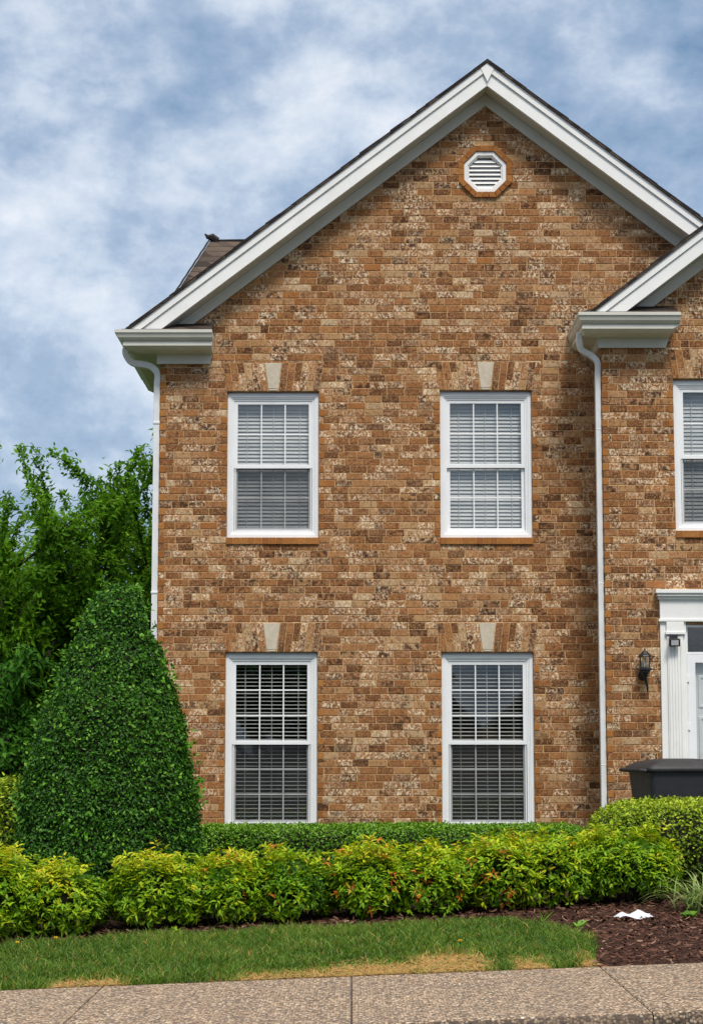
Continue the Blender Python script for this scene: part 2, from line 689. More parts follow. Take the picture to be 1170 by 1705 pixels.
M['mulch'] = mat_ground('mulch_soil', [(0.3, (0.022, 0.010, 0.007)), (0.55, (0.060, 0.026, 0.017)), (0.75, (0.105, 0.050, 0.032))], 9, 0.03, 60)
M['chips'] = mat_island('bark_chips', [(0, (0.020, 0.009, 0.006)), (0.4, (0.062, 0.026, 0.016)), (0.75, (0.11, 0.048, 0.030)), (0.93, (0.17, 0.085, 0.055)), (1, (0.30, 0.19, 0.13))])
M['far_grass'] = mat_ground('far_grass', [(0.3, (0.03, 0.055, 0.015)), (0.7, (0.07, 0.11, 0.03))], 2, 0.03, 20)
M['bark'] = mat_bark('bark', (0.055, 0.042, 0.034))
M['twig'] = mat_bark('twig', (0.030, 0.026, 0.016))  # dark colour for the light-blocking cores added inside shrubs
M['holly'] = mat_leaf('holly_leaf', [(0, (0.009, 0.042, 0.003)), (0.5, (0.034, 0.130, 0.006)), (0.85, (0.078, 0.225, 0.012)), (1, (0.16, 0.33, 0.03))], 0.45, 0.15, 0.22)
M['nandina'] = mat_leaf('nandina_leaf', [(0, (0.024, 0.090, 0.005)), (0.35, (0.15, 0.32, 0.008)), (0.6, (0.33, 0.47, 0.009)), (0.8, (0.55, 0.54, 0.014)),
                                         (0.9, (0.58, 0.36, 0.03)), (1, (0.48, 0.09, 0.02))], 0.5, 0.30, 0.22)
M['boxwood'] = mat_leaf('boxwood_leaf', [(0, (0.035, 0.075, 0.005)), (0.45, (0.13, 0.22, 0.009)), (0.75, (0.30, 0.42, 0.016)), (1, (0.42, 0.50, 0.03))], 0.45, 0.25, 0.25)
M['hedge'] = mat_leaf('hedge_leaf', [(0, (0.014, 0.060, 0.004)), (0.5, (0.070, 0.200, 0.006)), (0.85, (0.16, 0.34, 0.012)), (1, (0.22, 0.38, 0.03))], 0.4, 0.22, 0.4)
M['tree'] = mat_leaf('tree_leaf', [(0, (0.030, 0.115, 0.006)), (0.5, (0.105, 0.265, 0.010)), (0.85, (0.20, 0.38, 0.018)), (1, (0.28, 0.45, 0.04))], 0.55, 0.45, 0.15)
M['dark_tree'] = mat_leaf('dark_tree_leaf', [(0, (0.012, 0.060, 0.006)), (0.5, (0.034, 0.125, 0.008)), (0.85, (0.075, 0.20, 0.014)), (1, (0.12, 0.25, 0.025))], 0.6, 0.3, 0.12)
M['grass'] = mat_leaf('grass_blade', [(0, (0.022, 0.070, 0.006)), (0.40, (0.085, 0.185, 0.012)), (0.68, (0.20, 0.31, 0.032)), (0.82, (0.34, 0.28, 0.07)), (1, (0.56, 0.30, 0.10))], 0.5, 0.3, 0.3)
M['lily'] = mat_leaf('lily_blade', [(0, (0.10, 0.19, 0.03)), (0.6, (0.26, 0.36, 0.09)), (1, (0.44, 0.50, 0.20))], 0.4, 0.3, 0.4)
M['petal'] = plain('yellow_petal', (0.75, 0.50, 0.02), 0.6, 0.1, 30)


# ------------------------------------------------------------------ ground, road, walk, beds
SW_FAR, SW_NEAR, PANEL = 13.31, 10.98, 1.635


def sheet(name, xs, ys, mat_, dz=0.0, zf=gz, kind='structure'):
    xs, ys = np.asarray(xs, float), np.asarray(ys, float)
    X, Y = np.meshgrid(xs, ys)
    Z = zf(X, Y) + dz
    nx, ny = len(xs), len(ys)
    V = np.stack([X, Y, Z], -1).reshape(-1, 3)
    fs = [(j * nx + i, j * nx + i + 1, (j + 1) * nx + i + 1, (j + 1) * nx + i) for j in range(ny - 1) for i in range(nx - 1)]
    b = MB()
    b.v = [tuple(p) for p in V]  # added solid core that keeps light out of the foliage
    b.f = fs
    o = b.build(name, mat_, None, smooth=True)
    return tag(o, kind=kind)


def polysheet(name, poly, mat_, dz):
    """a flat sheet over the ground inside a polygon (x, y), following the slope"""
    import bmesh
    bm = bmesh.new()
    vs_ = [bm.verts.new((x, y, 0)) for x, y in poly]
    bm.faces.new(vs_)
    for ax in (0, 1):
        lo = min(p[ax] for p in poly)
        hi = max(p[ax] for p in poly)
        c = lo + 0.3
        while c < hi:
            no = [0, 0, 0]
            no[ax] = 1
            co = [0, 0, 0]
            co[ax] = c
            bmesh.ops.bisect_plane(bm, geom=bm.verts[:] + bm.edges[:] + bm.faces[:], plane_co=co, plane_no=no)
            c += 0.3
    for v in bm.verts:
        v.co.z = gzf(v.co.x, v.co.y) + dz
    bm.normal_update()
    if bm.faces and sum(f.normal.z for f in bm.faces) < 0:
        bmesh.ops.reverse_faces(bm, faces=bm.faces[:])
    me = bpy.data.meshes.new(name)
    bm.to_mesh(me)
    bm.free()
    me.materials.append(mat_)
    o = bpy.data.objects.new(name, me)
    COL.objects.link(o)
    return tag(o, kind='structure')


sheet('ground', [-1500, -300, -80, -30, -14, -6, -4, -2, 0, 2, 4, 6, 14, 30, 80, 300, 1500],
      [13.32, 13.8, 14.5, 15.5, 16.5, 17.2, 18, 18.8, 19.6, 20.4, 21, 22.3, 24, 30, 40, 60, 120, 400, 2500], M['far_grass'], -0.012)
sheet('road', [-1500, -40, -6, 6, 40, 1500], [-1500, -60, -10, 0, 8, 10.89], M['asphalt'], 0,
      lambda X, Y: 0.039 * np.clip(X, -6, 6) - 0.15)

b = MB()
for i in range(-6, 6):
    xa, xb = i * PANEL + 0.0035, (i + 1) * PANEL - 0.0035
    prof = [(SW_FAR, 0), (SW_FAR - 0.02, 0.006), (SW_NEAR + 0.05, 0.006), (SW_NEAR + 0.022, 0.0), (SW_NEAR, -0.02), (SW_NEAR - 0.06, -0.17), (SW_FAR, -0.17)]
    V = []
    for x in (xa, xa + 0.006, xb - 0.006, xb):
        d = 0.006 if x in (xa, xb) else 0
        for y, z in prof:
            V.append((x, y, z + 0.039 * max(-6, min(6, x)) - (d if z > -0.1 else 0)))
    n = len(prof)
    fs = []
    for a in range(3):
        for kx in range(n):
            j = (kx + 1) % n
            fs.append((a * n + kx, (a + 1) * n + kx, (a + 1) * n + j, a * n + j))
    fs.append(tuple(range(n)))
    fs.append(tuple(range(4 * n - 1, 3 * n - 1, -1)))
    b.add(V, fs)
o = b.build('sidewalk', M['walk'])
o.data.materials.append(M['kerb_shade'])
for f in o.data.polygons:
    if f.center.y < SW_NEAR + 0.02 and abs(f.normal.x) < 0.5:
        f.material_index = 1  # near face takes the aggregate with shade in its colour
tag(o, kind='structure')
# dirt packed in the joints
b = MB()
for i in range(-5, 6):
    x = i * PANEL
    b.box(x - 0.003, x + 0.003, SW_NEAR + 0.02, SW_FAR - 0.01, 0.039 * x - 0.15, 0.039 * x - 0.008)
tag(b.build('joint_filler', M['mulch']), kind='structure')


def lawn_back(x):
    return float(np.interp(x, [-6, -2.45, -1.7, -0.9, 0, 0.8, 1.25, 1.6, 1.75], [15.55, 15.6, 15.75, 15.75, 15.7, 15.95, 15.9, 15.2, 14.6]) + 0.05 * math.sin(7 * x) + 0.03 * math.sin(17 * x + 1))


def lawn_front(x):
    return SW_FAR + 0.005


LAWN_R = 1.72
lawn_poly = [(-6, SW_FAR + 0.006), (1.58, SW_FAR + 0.006), (1.66, 13.75), (LAWN_R, 14.3)]
lawn_poly += [(x, lawn_back(x)) for x in np.linspace(1.70, -6, 90)]
polysheet('lawn', lawn_poly, M['soil'], -0.004)
polysheet('mulch_bed', [(-6, SW_FAR + 0.008), (6, SW_FAR + 0.008), (6, 17.5), (2.5, 21.3), (-6, 21.3)], M['mulch'], -0.008)


def in_lawn(x, y):
    if y < SW_FAR + 0.004 or x > 1.75:
        return False
    if x > 1.58:
        lim = np.interp(y, [SW_FAR, 13.75, 14.3, 14.7], [1.58, 1.66, 1.72, 1.75])
        if x > lim:
            return False
    return y < lawn_back(x)


# ------------------------------------------------------------------ leaves
def leaf_arrays(P, D, Nn, Ln, Wd, tint, kind='point', fold=0.25, droop=0.12):
    """every leaf a small folded blade of two quads (base, sides, tip)"""
    n = len(P)
    D = D / np.linalg.norm(D, axis=1, keepdims=True)
    S = np.cross(D, Nn)
    S /= np.linalg.norm(S, axis=1, keepdims=True) + 1e-9
    U = np.cross(S, D)
    Ln = np.broadcast_to(np.asarray(Ln, float), (n,))[:, None]
    Wd = np.broadcast_to(np.asarray(Wd, float), (n,))[:, None] * 0.5
    a, b_, w1, w2 = (0.28, 0.66, 1.0, 0.72) if kind == 'point' else (0.25, 0.75, 0.9, 0.95)
    up = fold * Wd
    dr = -droop * Ln * U
    base = P
    tip = P + D * Ln + dr
    L1 = P + D * Ln * a + S * Wd * w1 + U * up * w1
    L2 = P + D * Ln * b_ + S * Wd * w2 + U * up * w2 + dr * 0.4
    R1 = P + D * Ln * a - S * Wd * w1 + U * up * w1
    R2 = P + D * Ln * b_ - S * Wd * w2 + U * up * w2 + dr * 0.4
    V = np.stack([base, L1, L2, tip, R2, R1], 1).reshape(-1, 3)
    idx = np.arange(n)[:, None] * 6
    q = np.concatenate([idx + np.array([[0, 1, 2, 3]]), idx + np.array([[0, 3, 4, 5]])], 1).reshape(-1, 4)
    return V, q, np.repeat(np.asarray(tint, float), 6)


def blade_arrays(P, D, Nn, Ln, Wd, bend, tint):
    """grass: a narrow quad and a tip triangle made as two quads' worth of strip"""
    n = len(P)
    D = D / np.linalg.norm(D, axis=1, keepdims=True)
    S = np.cross(D, Nn)
    S /= np.linalg.norm(S, axis=1, keepdims=True) + 1e-9
    Ln = np.broadcast_to(np.asarray(Ln, float), (n,))[:, None]
    Wd = np.broadcast_to(np.asarray(Wd, float), (n,))[:, None] * 0.5
    m = P + D * Ln * 0.55 + bend * Ln * 0.30
    t = P + D * Ln * 0.9 + bend * Ln * 1.0
    V = np.stack([P - S * Wd, P + S * Wd, m + S * Wd * 0.8, m - S * Wd * 0.8, t + S * Wd * 0.15, t - S * Wd * 0.15], 1).reshape(-1, 3)
    idx = np.arange(n)[:, None] * 6
    q = np.concatenate([idx + np.array([[0, 1, 2, 3]]), idx + np.array([[3, 2, 4, 5]])], 1).reshape(-1, 4)
    return V, q, np.repeat(np.asarray(tint, float), 6)


def quad_mesh(name, V, q, mat_, parent=None, tint=None):
    org = world_loc(parent)
    V = V - np.array(org)
    me = bpy.data.meshes.new(name)
    me.vertices.add(len(V))
    me.vertices.foreach_set('co', V.astype(np.float32).ravel())
    me.loops.add(q.size)
    me.loops.foreach_set('vertex_index', q.astype(np.int32).ravel())
    me.polygons.add(len(q))
    me.polygons.foreach_set('loop_start', (np.arange(len(q)) * 4).astype(np.int32))
    me.update(calc_edges=True)
    if tint is not None:
        at = me.attributes.new('tint', 'FLOAT', 'POINT')
        at.data.foreach_set('value', tint.astype(np.float32))
    me.materials.append(mat_)
    o = bpy.data.objects.new(name, me)
    COL.objects.link(o)
    o.parent = parent
    return o


def rand_dirs(n):
    v = RNG.normal(size=(n, 3))
    return v / np.linalg.norm(v, axis=1, keepdims=True)


class Lump:
    """smooth lumpy field for the uneven outline of a plant"""

    def __init__(self, freq, n=10):
        self.k = rand_dirs(n) * freq * RNG.uniform(0.6, 1.6, (n, 1))
        self.ph = RNG.uniform(0, 6.28, n)

    def __call__(self, P):
        return np.sin(P @ self.k.T + self.ph).mean(1) * 1.8


def blob_points(n, half, p, faces=('front', 'top', 'left', 'right', 'back')):
    hx, hy, hz = half
    area = {'front': hx * hz, 'back': hx * hz * 0.35, 'top': hx * hy, 'left': hy * hz, 'right': hy * hz}
    fl = list(faces)
    wt = np.array([area[f] for f in fl])
    pick = RNG.choice(len(fl), n, p=wt / wt.sum())
    q = RNG.uniform(-1, 1, (n, 3))
    for i, f in enumerate(fl):
        m = pick == i
        ax, sg = {'front': (1, -1), 'back': (1, 1), 'top': (2, 1), 'left': (0, -1), 'right': (0, 1)}[f]
        q[m, ax] = sg
    r = (np.abs(q) ** p).sum(1) ** (-1 / p)
    q = q * r[:, None]
    nn = np.sign(q) * np.abs(q) ** (p - 1) / np.array(half)
    nn /= np.linalg.norm(nn, axis=1, keepdims=True)
    return q * np.array(half), nn


def core_blob(name, c, half, p, mat_, parent, lump=None):
    """solid dark core added inside a shrub to block light and deepen its shade"""
    V, fs = [], []
    nu, nv = 20, 10
    for j in range(nv + 1):
        ph = -math.pi / 2 + math.pi * j / nv
        for i in range(nu):
            a = 2 * math.pi * i / nu
            d = np.array([math.cos(ph) * math.cos(a), math.cos(ph) * math.sin(a), math.sin(ph)])
            q = d * (np.abs(d) ** p).sum() ** (-1 / p)
            V.append(tuple(np.array(c) + q * np.array(half)))
    for j in range(nv):
        for i in range(nu):
            k = (i + 1) % nu
            fs.append((j * nu + i, j * nu + k, (j + 1) * nu + k, (j + 1) * nu + i))
    return MB().add(V, fs).build(name, mat_, parent, smooth=True)


# ------------------------------------------------------------------ the house
YW, YB = 22.4, 21.65             # faces of the left wall and of the projecting bay
XL, XR = -2.19, 5.31             # left wall corners (gable symmetrical about its ridge)
SL = 0.769
AX, AZ = 1.56, 9.392             # apex of the left gable, top of the shingles
BX0, BX1 = 2.775, 5.40
BAX = (BX0 + BX1) / 2
BAZ = 7.23 + (BAX - 3.874) * SL
ZB = 0.1                         # walls go into the ground

house = empty('brick_house', (0, YW, 0), 'tan brick house with white gable trim, four sash windows and a projecting entrance bay', 'house')


def wall_front(cols, y):
    """cols: list of (xa, xb, za0, zb0, za1, zb1): low/high z at xa and at xb"""
    b = MB()
    for xa, xb, l0, h0, l1, h1 in cols:
        b.add([(xa, y, l0), (xb, y, l1), (xb, y, h1), (xa, y, h0)], [(0, 1, 2, 3)])
    return b


def gable_wall(x0, x1, apx, apz, y, holes, octa=None):
    """front face with rectangular holes (x0,x1,z0,z1) and an octagonal one (cx,cz,R)"""
    top = lambda x: apz - SL * abs(x - apx)
    xs = {x0, x1, apx}
    for h in holes:
        xs |= {h[0], h[1]}
    if octa:
        cx, cz, R = octa
        ov = [(cx + R * math.cos(math.radians(22.5 + 45 * k)) / math.cos(math.radians(22.5)),
               cz + R * math.sin(math.radians(22.5 + 45 * k)) / math.cos(math.radians(22.5))) for k in range(8)]
        xs |= {round(v[0], 6) for v in ov}
    xs = sorted(x for x in xs if x0 - 1e-9 <= x <= x1 + 1e-9)
    cols = []
    for xa, xb in zip(xs, xs[1:]):
        if xb - xa < 1e-6:
            continue
        xm = (xa + xb) / 2
        cuts = []
        for h in holes:
            if h[0] <= xm <= h[1]:
                cuts.append((h[2], h[2], h[3], h[3]))
        if octa:
            for e in range(8):
                pass
            if cx - R < xm < cx + R:
                def edge(x, up):
                    best = None
                    for e in range(8):
                        (ax_, az_), (bx_, bz_) = ov[e], ov[(e + 1) % 8]
                        lo, hi = min(ax_, bx_), max(ax_, bx_)
                        if hi - lo < 1e-6 or not (lo - 1e-6 <= x <= hi + 1e-6):
                            continue
                        z = az_ + (bz_ - az_) * (x - ax_) / (bx_ - ax_)
                        if best is None or (z > best if up else z < best):
                            best = z
                    return best
                e_ = 1e-7
                cuts.append((edge(xa + e_, False), edge(xb - e_, False), edge(xa + e_, True), edge(xb - e_, True)))
        cuts.sort()
        za, zb = ZB, ZB
        for c in cuts:
            cols.append((xa, xb, za, c[0], zb, c[1]))
            za, zb = c[2], c[3]
        cols.append((xa, xb, za, top(xa), zb, top(xb)))
    b = wall_front(cols, y)
    # reveals of the openings
    for h in holes:
        hx0, hx1, hz0, hz1 = h
        d = 0.13
        b.add([(hx0, y, hz0), (hx0, y, hz1), (hx0, y + d, hz1), (hx0, y + d, hz0)], [(0, 1, 2, 3)])
        b.add([(hx1, y, hz0), (hx1, y, hz1), (hx1, y + d, hz1), (hx1, y + d, hz0)], [(3, 2, 1, 0)])
        b.add([(hx0, y, hz1), (hx1, y, hz1), (hx1, y + d, hz1), (hx0, y + d, hz1)], [(0, 1, 2, 3)])
        b.add([(hx0, y, hz0), (hx1, y, hz0), (hx1, y + d, hz0), (hx0, y + d, hz0)], [(3, 2, 1, 0)])
    return b


def clip_half(poly, f):
    """keep the part of a convex polygon where f(x, z) <= 0"""
    out = []
    for p, q in zip(poly, poly[1:] + poly[:1]):
        a, c = f(*p), f(*q)
        if a <= 0:
            out.append(p)
        if (a < 0 < c) or (c < 0 < a):
            t = a / (a - c)
            out.append((p[0] + (q[0] - p[0]) * t, p[1] + (q[1] - p[1]) * t))
    return out


def brickwork(x0, x1, apx, apz, y, holes, octa=None, skip_low=None):
    """running bond of single bricks laid proud of the mortar, cut round the openings and along the gable"""
    rnd = random.Random(3 + int(y * 100))
    b = MB()
    J = 0.0048
    top_f = [lambda x, z: z - (apz - SL * (x - apx)), lambda x, z: z - (apz + SL * (x - apx))]
    r = int(ZB / CH)
    while r * CH < apz:
        za, zb = r * CH + J, (r + 1) * CH - J * 0.9
        off = (r % 2) * 0.5 + rnd.uniform(-0.14, 0.14)
        cuts = []
        x = x0 + (off - 1.6) * BL
        while x < x1:
            x += BL * (0.5 if rnd.random() < 0.07 else rnd.uniform(0.93, 1.07))
            cuts.append(x)
        marks = [x0, x1] + [e for h in holes for e in h[:2] if zb > h[2] and za < h[3]]
        span = None
        if octa:
            cx, cz, R_ = octa
            dz = max(0, max(za - cz, cz - zb))
            if dz < R_ + 0.05:
                hw = R_ + 0.05 if dz < R_ * 0.414 else R_ + 0.05 - (dz - R_ * 0.414)
                span = (cx - hw, cx + hw)
                marks += list(span)
        cuts = sorted([c for c in cuts if x0 < c < x1 and all(abs(c - m) > 0.02 for m in marks)] + marks)
        for xa, xb in zip(cuts, cuts[1:]):
            if xb - xa < 0.006:
                continue
            xm = (xa + xb) / 2
            if span and span[0] < xm < span[1]:
                continue
            lo, hi = za, zb
            for h in holes:
                if h[0] < xm < h[1] and zb > h[2] and za < h[3]:
                    if h[2] - za > zb - h[3]:
                        hi = min(hi, h[2] - 0.003)
                    else:
                        lo = max(lo, h[3] + 0.003)
            if hi - lo < 0.012:
                continue
            ga = 0.001 if any(abs(xa - m) < 1e-6 for m in marks) else J
            gb = 0.001 if any(abs(xb - m) < 1e-6 for m in marks) else J
            jt = lambda: rnd.uniform(-0.0016, 0.0016)
            poly = [(xa + ga + jt(), lo + jt()), (xb - gb + jt(), lo + jt()), (xb - gb + jt(), hi + jt()), (xa + ga + jt(), hi + jt())]
            for f in top_f:
                if len(poly) >= 3:
                    poly = clip_half(poly, f)
            if len(poly) < 3:
                continue
            mx_, mz_ = sum(p[0] for p in poly) / len(poly), sum(p[1] for p in poly) / len(poly)
            yy = y + rnd.uniform(-0.002, 0.0015)
            n = len(poly)
            inn = []
            for px, pz in poly:
                dx, dz_ = mx_ - px, mz_ - pz
                inn.append((px + math.copysign(min(0.0042, abs(dx) * 0.5), dx) + jt() * 0.5, pz + math.copysign(min(0.0036, abs(dz_) * 0.5), dz_) + jt() * 0.5))
            tl = [rnd.uniform(-0.0012, 0.0012) for _ in range(n)]
            V = [(px, yy + t_, pz) for (px, pz), t_ in zip(inn, tl)] + [(px, yy + 0.003, pz) for px, pz in poly] + [(px, yy + 0.013, pz) for px, pz in poly]
            fs = [tuple(range(n))]
            for k in range(n):
                j = (k + 1) % n
                fs += [(j, k, k + n, j + n), (j + n, k + n, k + 2 * n, j + 2 * n)]
            b.add(V, fs)
        r += 1
    return b


# windows: (x0, x1, z0, z1, rows per sash)
WU0, WU1 = 3.889, 5.575
WINS = [(-1.422, -0.372, WU0, WU1, 2), (1.012, 2.062, WU0, WU1 + 0.012, 2),
        (-1.422, -0.382, 0.59, 2.585, 3), (1.015, 2.053, 0.59, 2.585, 3)]
BW0 = 3.565
BWIN = (BW0, BW0 + 1.05, 3.885, 5.58, 2)
OCT = (1.553, 8.17, 0.245)
AW = W(808, 180, YW)             # brick apex under the frieze

b = gable_wall(XL, XR, AX, AZ - 0.30, YW + 0.0055, [w[:4] for w in WINS], OCT)
BW_L = brickwork(XL, 4.6, AX, AZ - 0.31, YW, [w[:4] for w in WINS], OCT)
for (x, y0, y1) in ((XL, YW, 24.6),):
    b.add([(x, y0, ZB), (x, y1, ZB), (x, y1, 6.2), (x, y0, 6.2)], [(3, 2, 1, 0)])
b.add([(XR, YW, ZB), (XR, 29, ZB), (XR, 29, 6.2), (XR, YW, 6.2)], [(0, 1, 2, 3)])
b.add([(XL, 24.6, ZB), (-1.9, 24.6, ZB), (-1.9, 24.6, 6.2), (XL, 24.6, 6.2)], [(3, 2, 1, 0)])
b.add([(-1.9, 24.6, ZB), (-1.9, 29, ZB), (-1.9, 29, 6.2), (-1.9, 24.6, 6.2)], [(3, 2, 1, 0)])
b.add([(-1.9, 29, ZB), (XR, 29, ZB), (XR, 29, 6.2), (-1.9, 29, 6.2)], [(3, 2, 1, 0)])
WALLS = {YW: b}

DX0, DX1, DZ1 = W(1141, 1100, YB)[0], 2 * BAX - W(1141, 1100, YB)[0], W(1140, 1040, YB)[1]
b = gable_wall(BX0, BX1, BAX, BAZ - 0.30, YB + 0.0055, [BWIN[:4], (DX0, DX1, ZB + 0.2, DZ1)])
BW_R = brickwork(BX0, BX1, BAX, BAZ - 0.31, YB, [BWIN[:4], (DX0, DX1, ZB + 0.2, DZ1)])
b.add([(BX0, YB, ZB), (BX0, YW, ZB), (BX0, YW, 6.3), (BX0, YB, 6.3)], [(3, 2, 1, 0)])
b.add([(BX1, YB, ZB), (BX1, YW, ZB), (BX1, YW, 6.3), (BX1, YB, 6.3)], [(0, 1, 2, 3)])
WALLS[YB] = b
BRICKS = {YW: MB(), YB: MB()}

# rooms behind the windows: back wall, floors, ceiling
b = MB()
b.box(XL + 0.12, XR - 0.12, 25.0, 25.1, ZB, 6.05)
for z in (0.2, 3.05, 6.0):
    b.box(XL + 0.14, XR - 0.14, YW + 0.16, 24.98, z, z + 0.06)
b.box(0.30, 0.36, YW + 0.17, 24.97, 0.27, 3.04)
b.box(0.30, 0.36, YW + 0.17, 24.97, 3.12, 5.98)
b.box(XL + 0.08, XL + 0.10, YW + 0.15, 24.96, ZB, 6.0)
b.build('room', M['room'], house)


# --- roofs
def leg(b, ax, az, o0, o1, side, zc, y0, y1):
    """one sloping board of a gable, between vertical offsets o0/o1 under the shingle line, cut level at zc"""
    xt, xb = ax + side * (az - o0 - zc) / SL, ax + side * (az - o1 - zc) / SL
    poly = [(ax, az - o1), (xb, zc), (xt, zc), (ax, az - o0)]
    if side > 0:
        poly = poly[::-1]
    poly = poly[::-1] if side < 0 else poly
    # make the polygon counter-clockwise from the front
    A = sum(p[0] * q[1] - q[0] * p[1] for p, q in zip(poly, poly[1:] + poly[:1]))
    if A < 0:
        poly = poly[::-1]
    b.prism(poly, y0, y1)


def rake(ax, az, y_wall, zc, y_back, xr_clip=None):
    yf = y_wall - 0.33
    tr = MB()
    for s in (-1, 1):
        leg(tr, ax, az, 0.034, 0.128, s, zc, yf - 0.022, yf + 0.06)     # crown board
        leg(tr, ax, az, 0.131, 0.300, s, zc, yf, yf + 0.058)           # fascia
    # the cover plate at the peak
    k = [(ax, az - 0.037), (ax - 0.075, az - 0.10), (ax + 0.004, az - 0.262), (ax + 0.083, az - 0.10)]
    tr.prism(k, yf - 0.030, yf - 0.0225)
    sm = MB()
    for s, dx in ((-1, 1.62), (1, 1.95), (-1, 3.3)):
        if dx > (az - zc) / SL - 0.5:
            continue
        x = ax + s * dx
        zt_ = az - SL * dx - 0.136
        for o0_, o1_ in ((0.0, 0.118),):
            sm.prism([(x - 0.002, zt_), (x - 0.002 + s * -0.085, zt_ - 0.115), (x + 0.002 + s * -0.085, zt_ - 0.115), (x + 0.002, zt_)], yf - 0.0006, yf + 0.01)
    tr.build('rake_board', M['trim'], house, bevel=0.003, extra=[(sm, M['almond'])])
    sf = MB()
    for s in (-1, 1):
        leg(sf, ax, az, 0.275, 0.297, s, zc, yf + 0.06, y_wall - 0.002)   # soffit
        leg(sf, ax, az, 0.299, 0.440, s, zc - 0.0, y_wall - 0.028, y_wall - 0.003)   # frieze board
    sf.build('soffit', M['almond'], house, bevel=0.002)
    rf = MB()
    for s in (-1, 1):
        leg(rf, ax, az, 0.004, 0.032, s, zc - 0.02, yf - 0.045, y_back)
    rf.build('roof', M['shingle'], house)
    tb = MB()
    for s in (-1, 1):
        ln = (az - zc) / SL
        x = 0.0
        while x < ln:
            step = random.uniform(0.10, 0.30)
            t = random.uniform(0.004, 0.020)
            x2 = min(ln, x + step)
            p = [(ax + s * x, az - SL * x - 0.005), (ax + s * x2, az - SL * x2 - 0.005), (ax + s * x2, az - SL * x2 + t), (ax + s * x, az - SL * x + t * 0.5)]
            if s < 0:
                p = p[::-1]
            tb.prism(p, yf - 0.048, yf + 0.25)
            x = x2
    tb.build('shingle_edge', M['shingle_edge'], house)


ZRET, ZRETB = 6.216, 6.250
rake(AX, AZ, YW, ZRET + 0.012, 26.0)
rake(BAX, BAZ, YB, ZRETB + 0.012, YW - 0.002)

# main roof behind: a steep hip at its left end
rl, rr = (-1.93, 26.5, 8.42), (5.6, 26.5, 8.42)
el, er, bl_, br_ = (-2.62, 23.58, 6.22), (5.6, 23.58, 6.22), (-2.62, 29.6, 6.22), (5.6, 29.6, 6.22)
MB().add([rl, rr, el, er, bl_, br_], [(2, 3, 1, 0), (0, 4, 2), (0, 1, 5, 4), (3, 5, 1), (2, 4, 5, 3)]).build('roof', M['shingle'], house)
b = MB()
b.tube([rl, (rl[0] + 0.4, rl[1], rl[2] + 0.006), (rl[0] + 2.4, rl[1], rl[2] + 0.006)], 0.018, 6)
n_ = 24
b.tube([Vector(el).lerp(Vector(rl), i / n_) + Vector((-0.01, -0.01, 0.012 + 0.008 * (i % 2))) for i in range(n_ + 1)], 0.014, 6)
b.tube([(rl[0] + 0.10, 26.5, rl[2] + 0.0), (rl[0] + 0.02, 26.48, rl[2] + 0.05), (rl[0] - 0.04, 26.46, rl[2] + 0.045), (rl[0] - 0.075, 26.45, rl[2] + 0.085)],
       [0.045, 0.05, 0.03, 0.008], 6)
b.build('ridge_cap', M['shingle_edge'], house)


# --- boxed eave returns with gutters
def eave_return(xc, yw, zt, x_lip, x_crown, x_frieze, y_end, out=1.0):
    so = lambda o: o if o < 0.05 else 0.05 + (o - 0.05) * out      # the side eave hangs out more or less than the front
    PROF = [(0.40, 0.0, 0), (0.40, -0.034, 0), (0.388, -0.040, 0), (0.372, -0.085, 0), (0.345, -0.112, 0), (0.322, -0.116, 0), (0.322, -0.132, 0),
            (0.330, -0.136, 1), (0.330, -0.172, 1), (0.270, -0.205, 1), (0.220, -0.212, 1), (0.040, -0.216, 1), (0.040, -0.325, 2), (0.004, -0.325, 2),
            (0.004, -0.010, 0), (0.36, -0.010, 0), (0.37, 0.0, 0)]
    xe = (x_lip, x_crown, x_frieze)

    def strip(b, prof, closed):
        V, fs = [], []
        for o, z, k in prof:
            V += [(xe[k], yw - o, zt + z), (xc - so(o), yw - o, zt + z), (xc - so(o), y_end, zt + z)]
        n = len(prof)
        for i in range(n if closed else n - 1):
            j = (i + 1) % n
            for a in (0, 1):
                fs.append((i * 3 + a, i * 3 + a + 1, j * 3 + a + 1, j * 3 + a))
        fs.append(tuple(i * 3 for i in range(n)))
        fs.append(tuple(i * 3 + 2 for i in range(n - 1, -1, -1)))
        b.add(V, fs)
    b = MB()
    strip(b, PROF, True)
    b.build('eave_return', M['almond'], house)
    # little roof over the return
    b = MB()
    zz = zt + 0.004
    b.add([(x_lip - 0.01, yw - 0.37, zz), (x_lip - 0.01, yw - 0.004, zz + 0.15), (xc - 0.004, yw - 0.004, zz + 0.15), (xc - so(0.37), yw - 0.37, zz),
           (xc - so(0.37), y_end, zz), (xc - 0.004, y_end, zz + 0.15), (x_lip - 0.01, yw - 0.004, zz)],
          [(3, 0, 1, 2), (4, 3, 2, 5), (0, 6, 1)])
    b.build('return_roof', M['shingle'], house)


XE = W(353, 552, 22.0)[0]
eave_return(XL, YW, ZRET, XE, W(352, 575, 22.08)[0], W(349, 595, YW)[0], 24.9, 1.25)
eave_return(BX0, YB, ZRETB, W(1133, 522, YB - 0.4)[0], W(1120, 545, YB - 0.33)[0], W(1107, 570, YB)[0], YW - 0.004, 0.70)


def downspout(pts, r, flat=1.0):
    b = MB()
    b.tube(pts, r, 4)
    o = b.build('downspout', M['spout'], house, bevel=0.008)
    return o


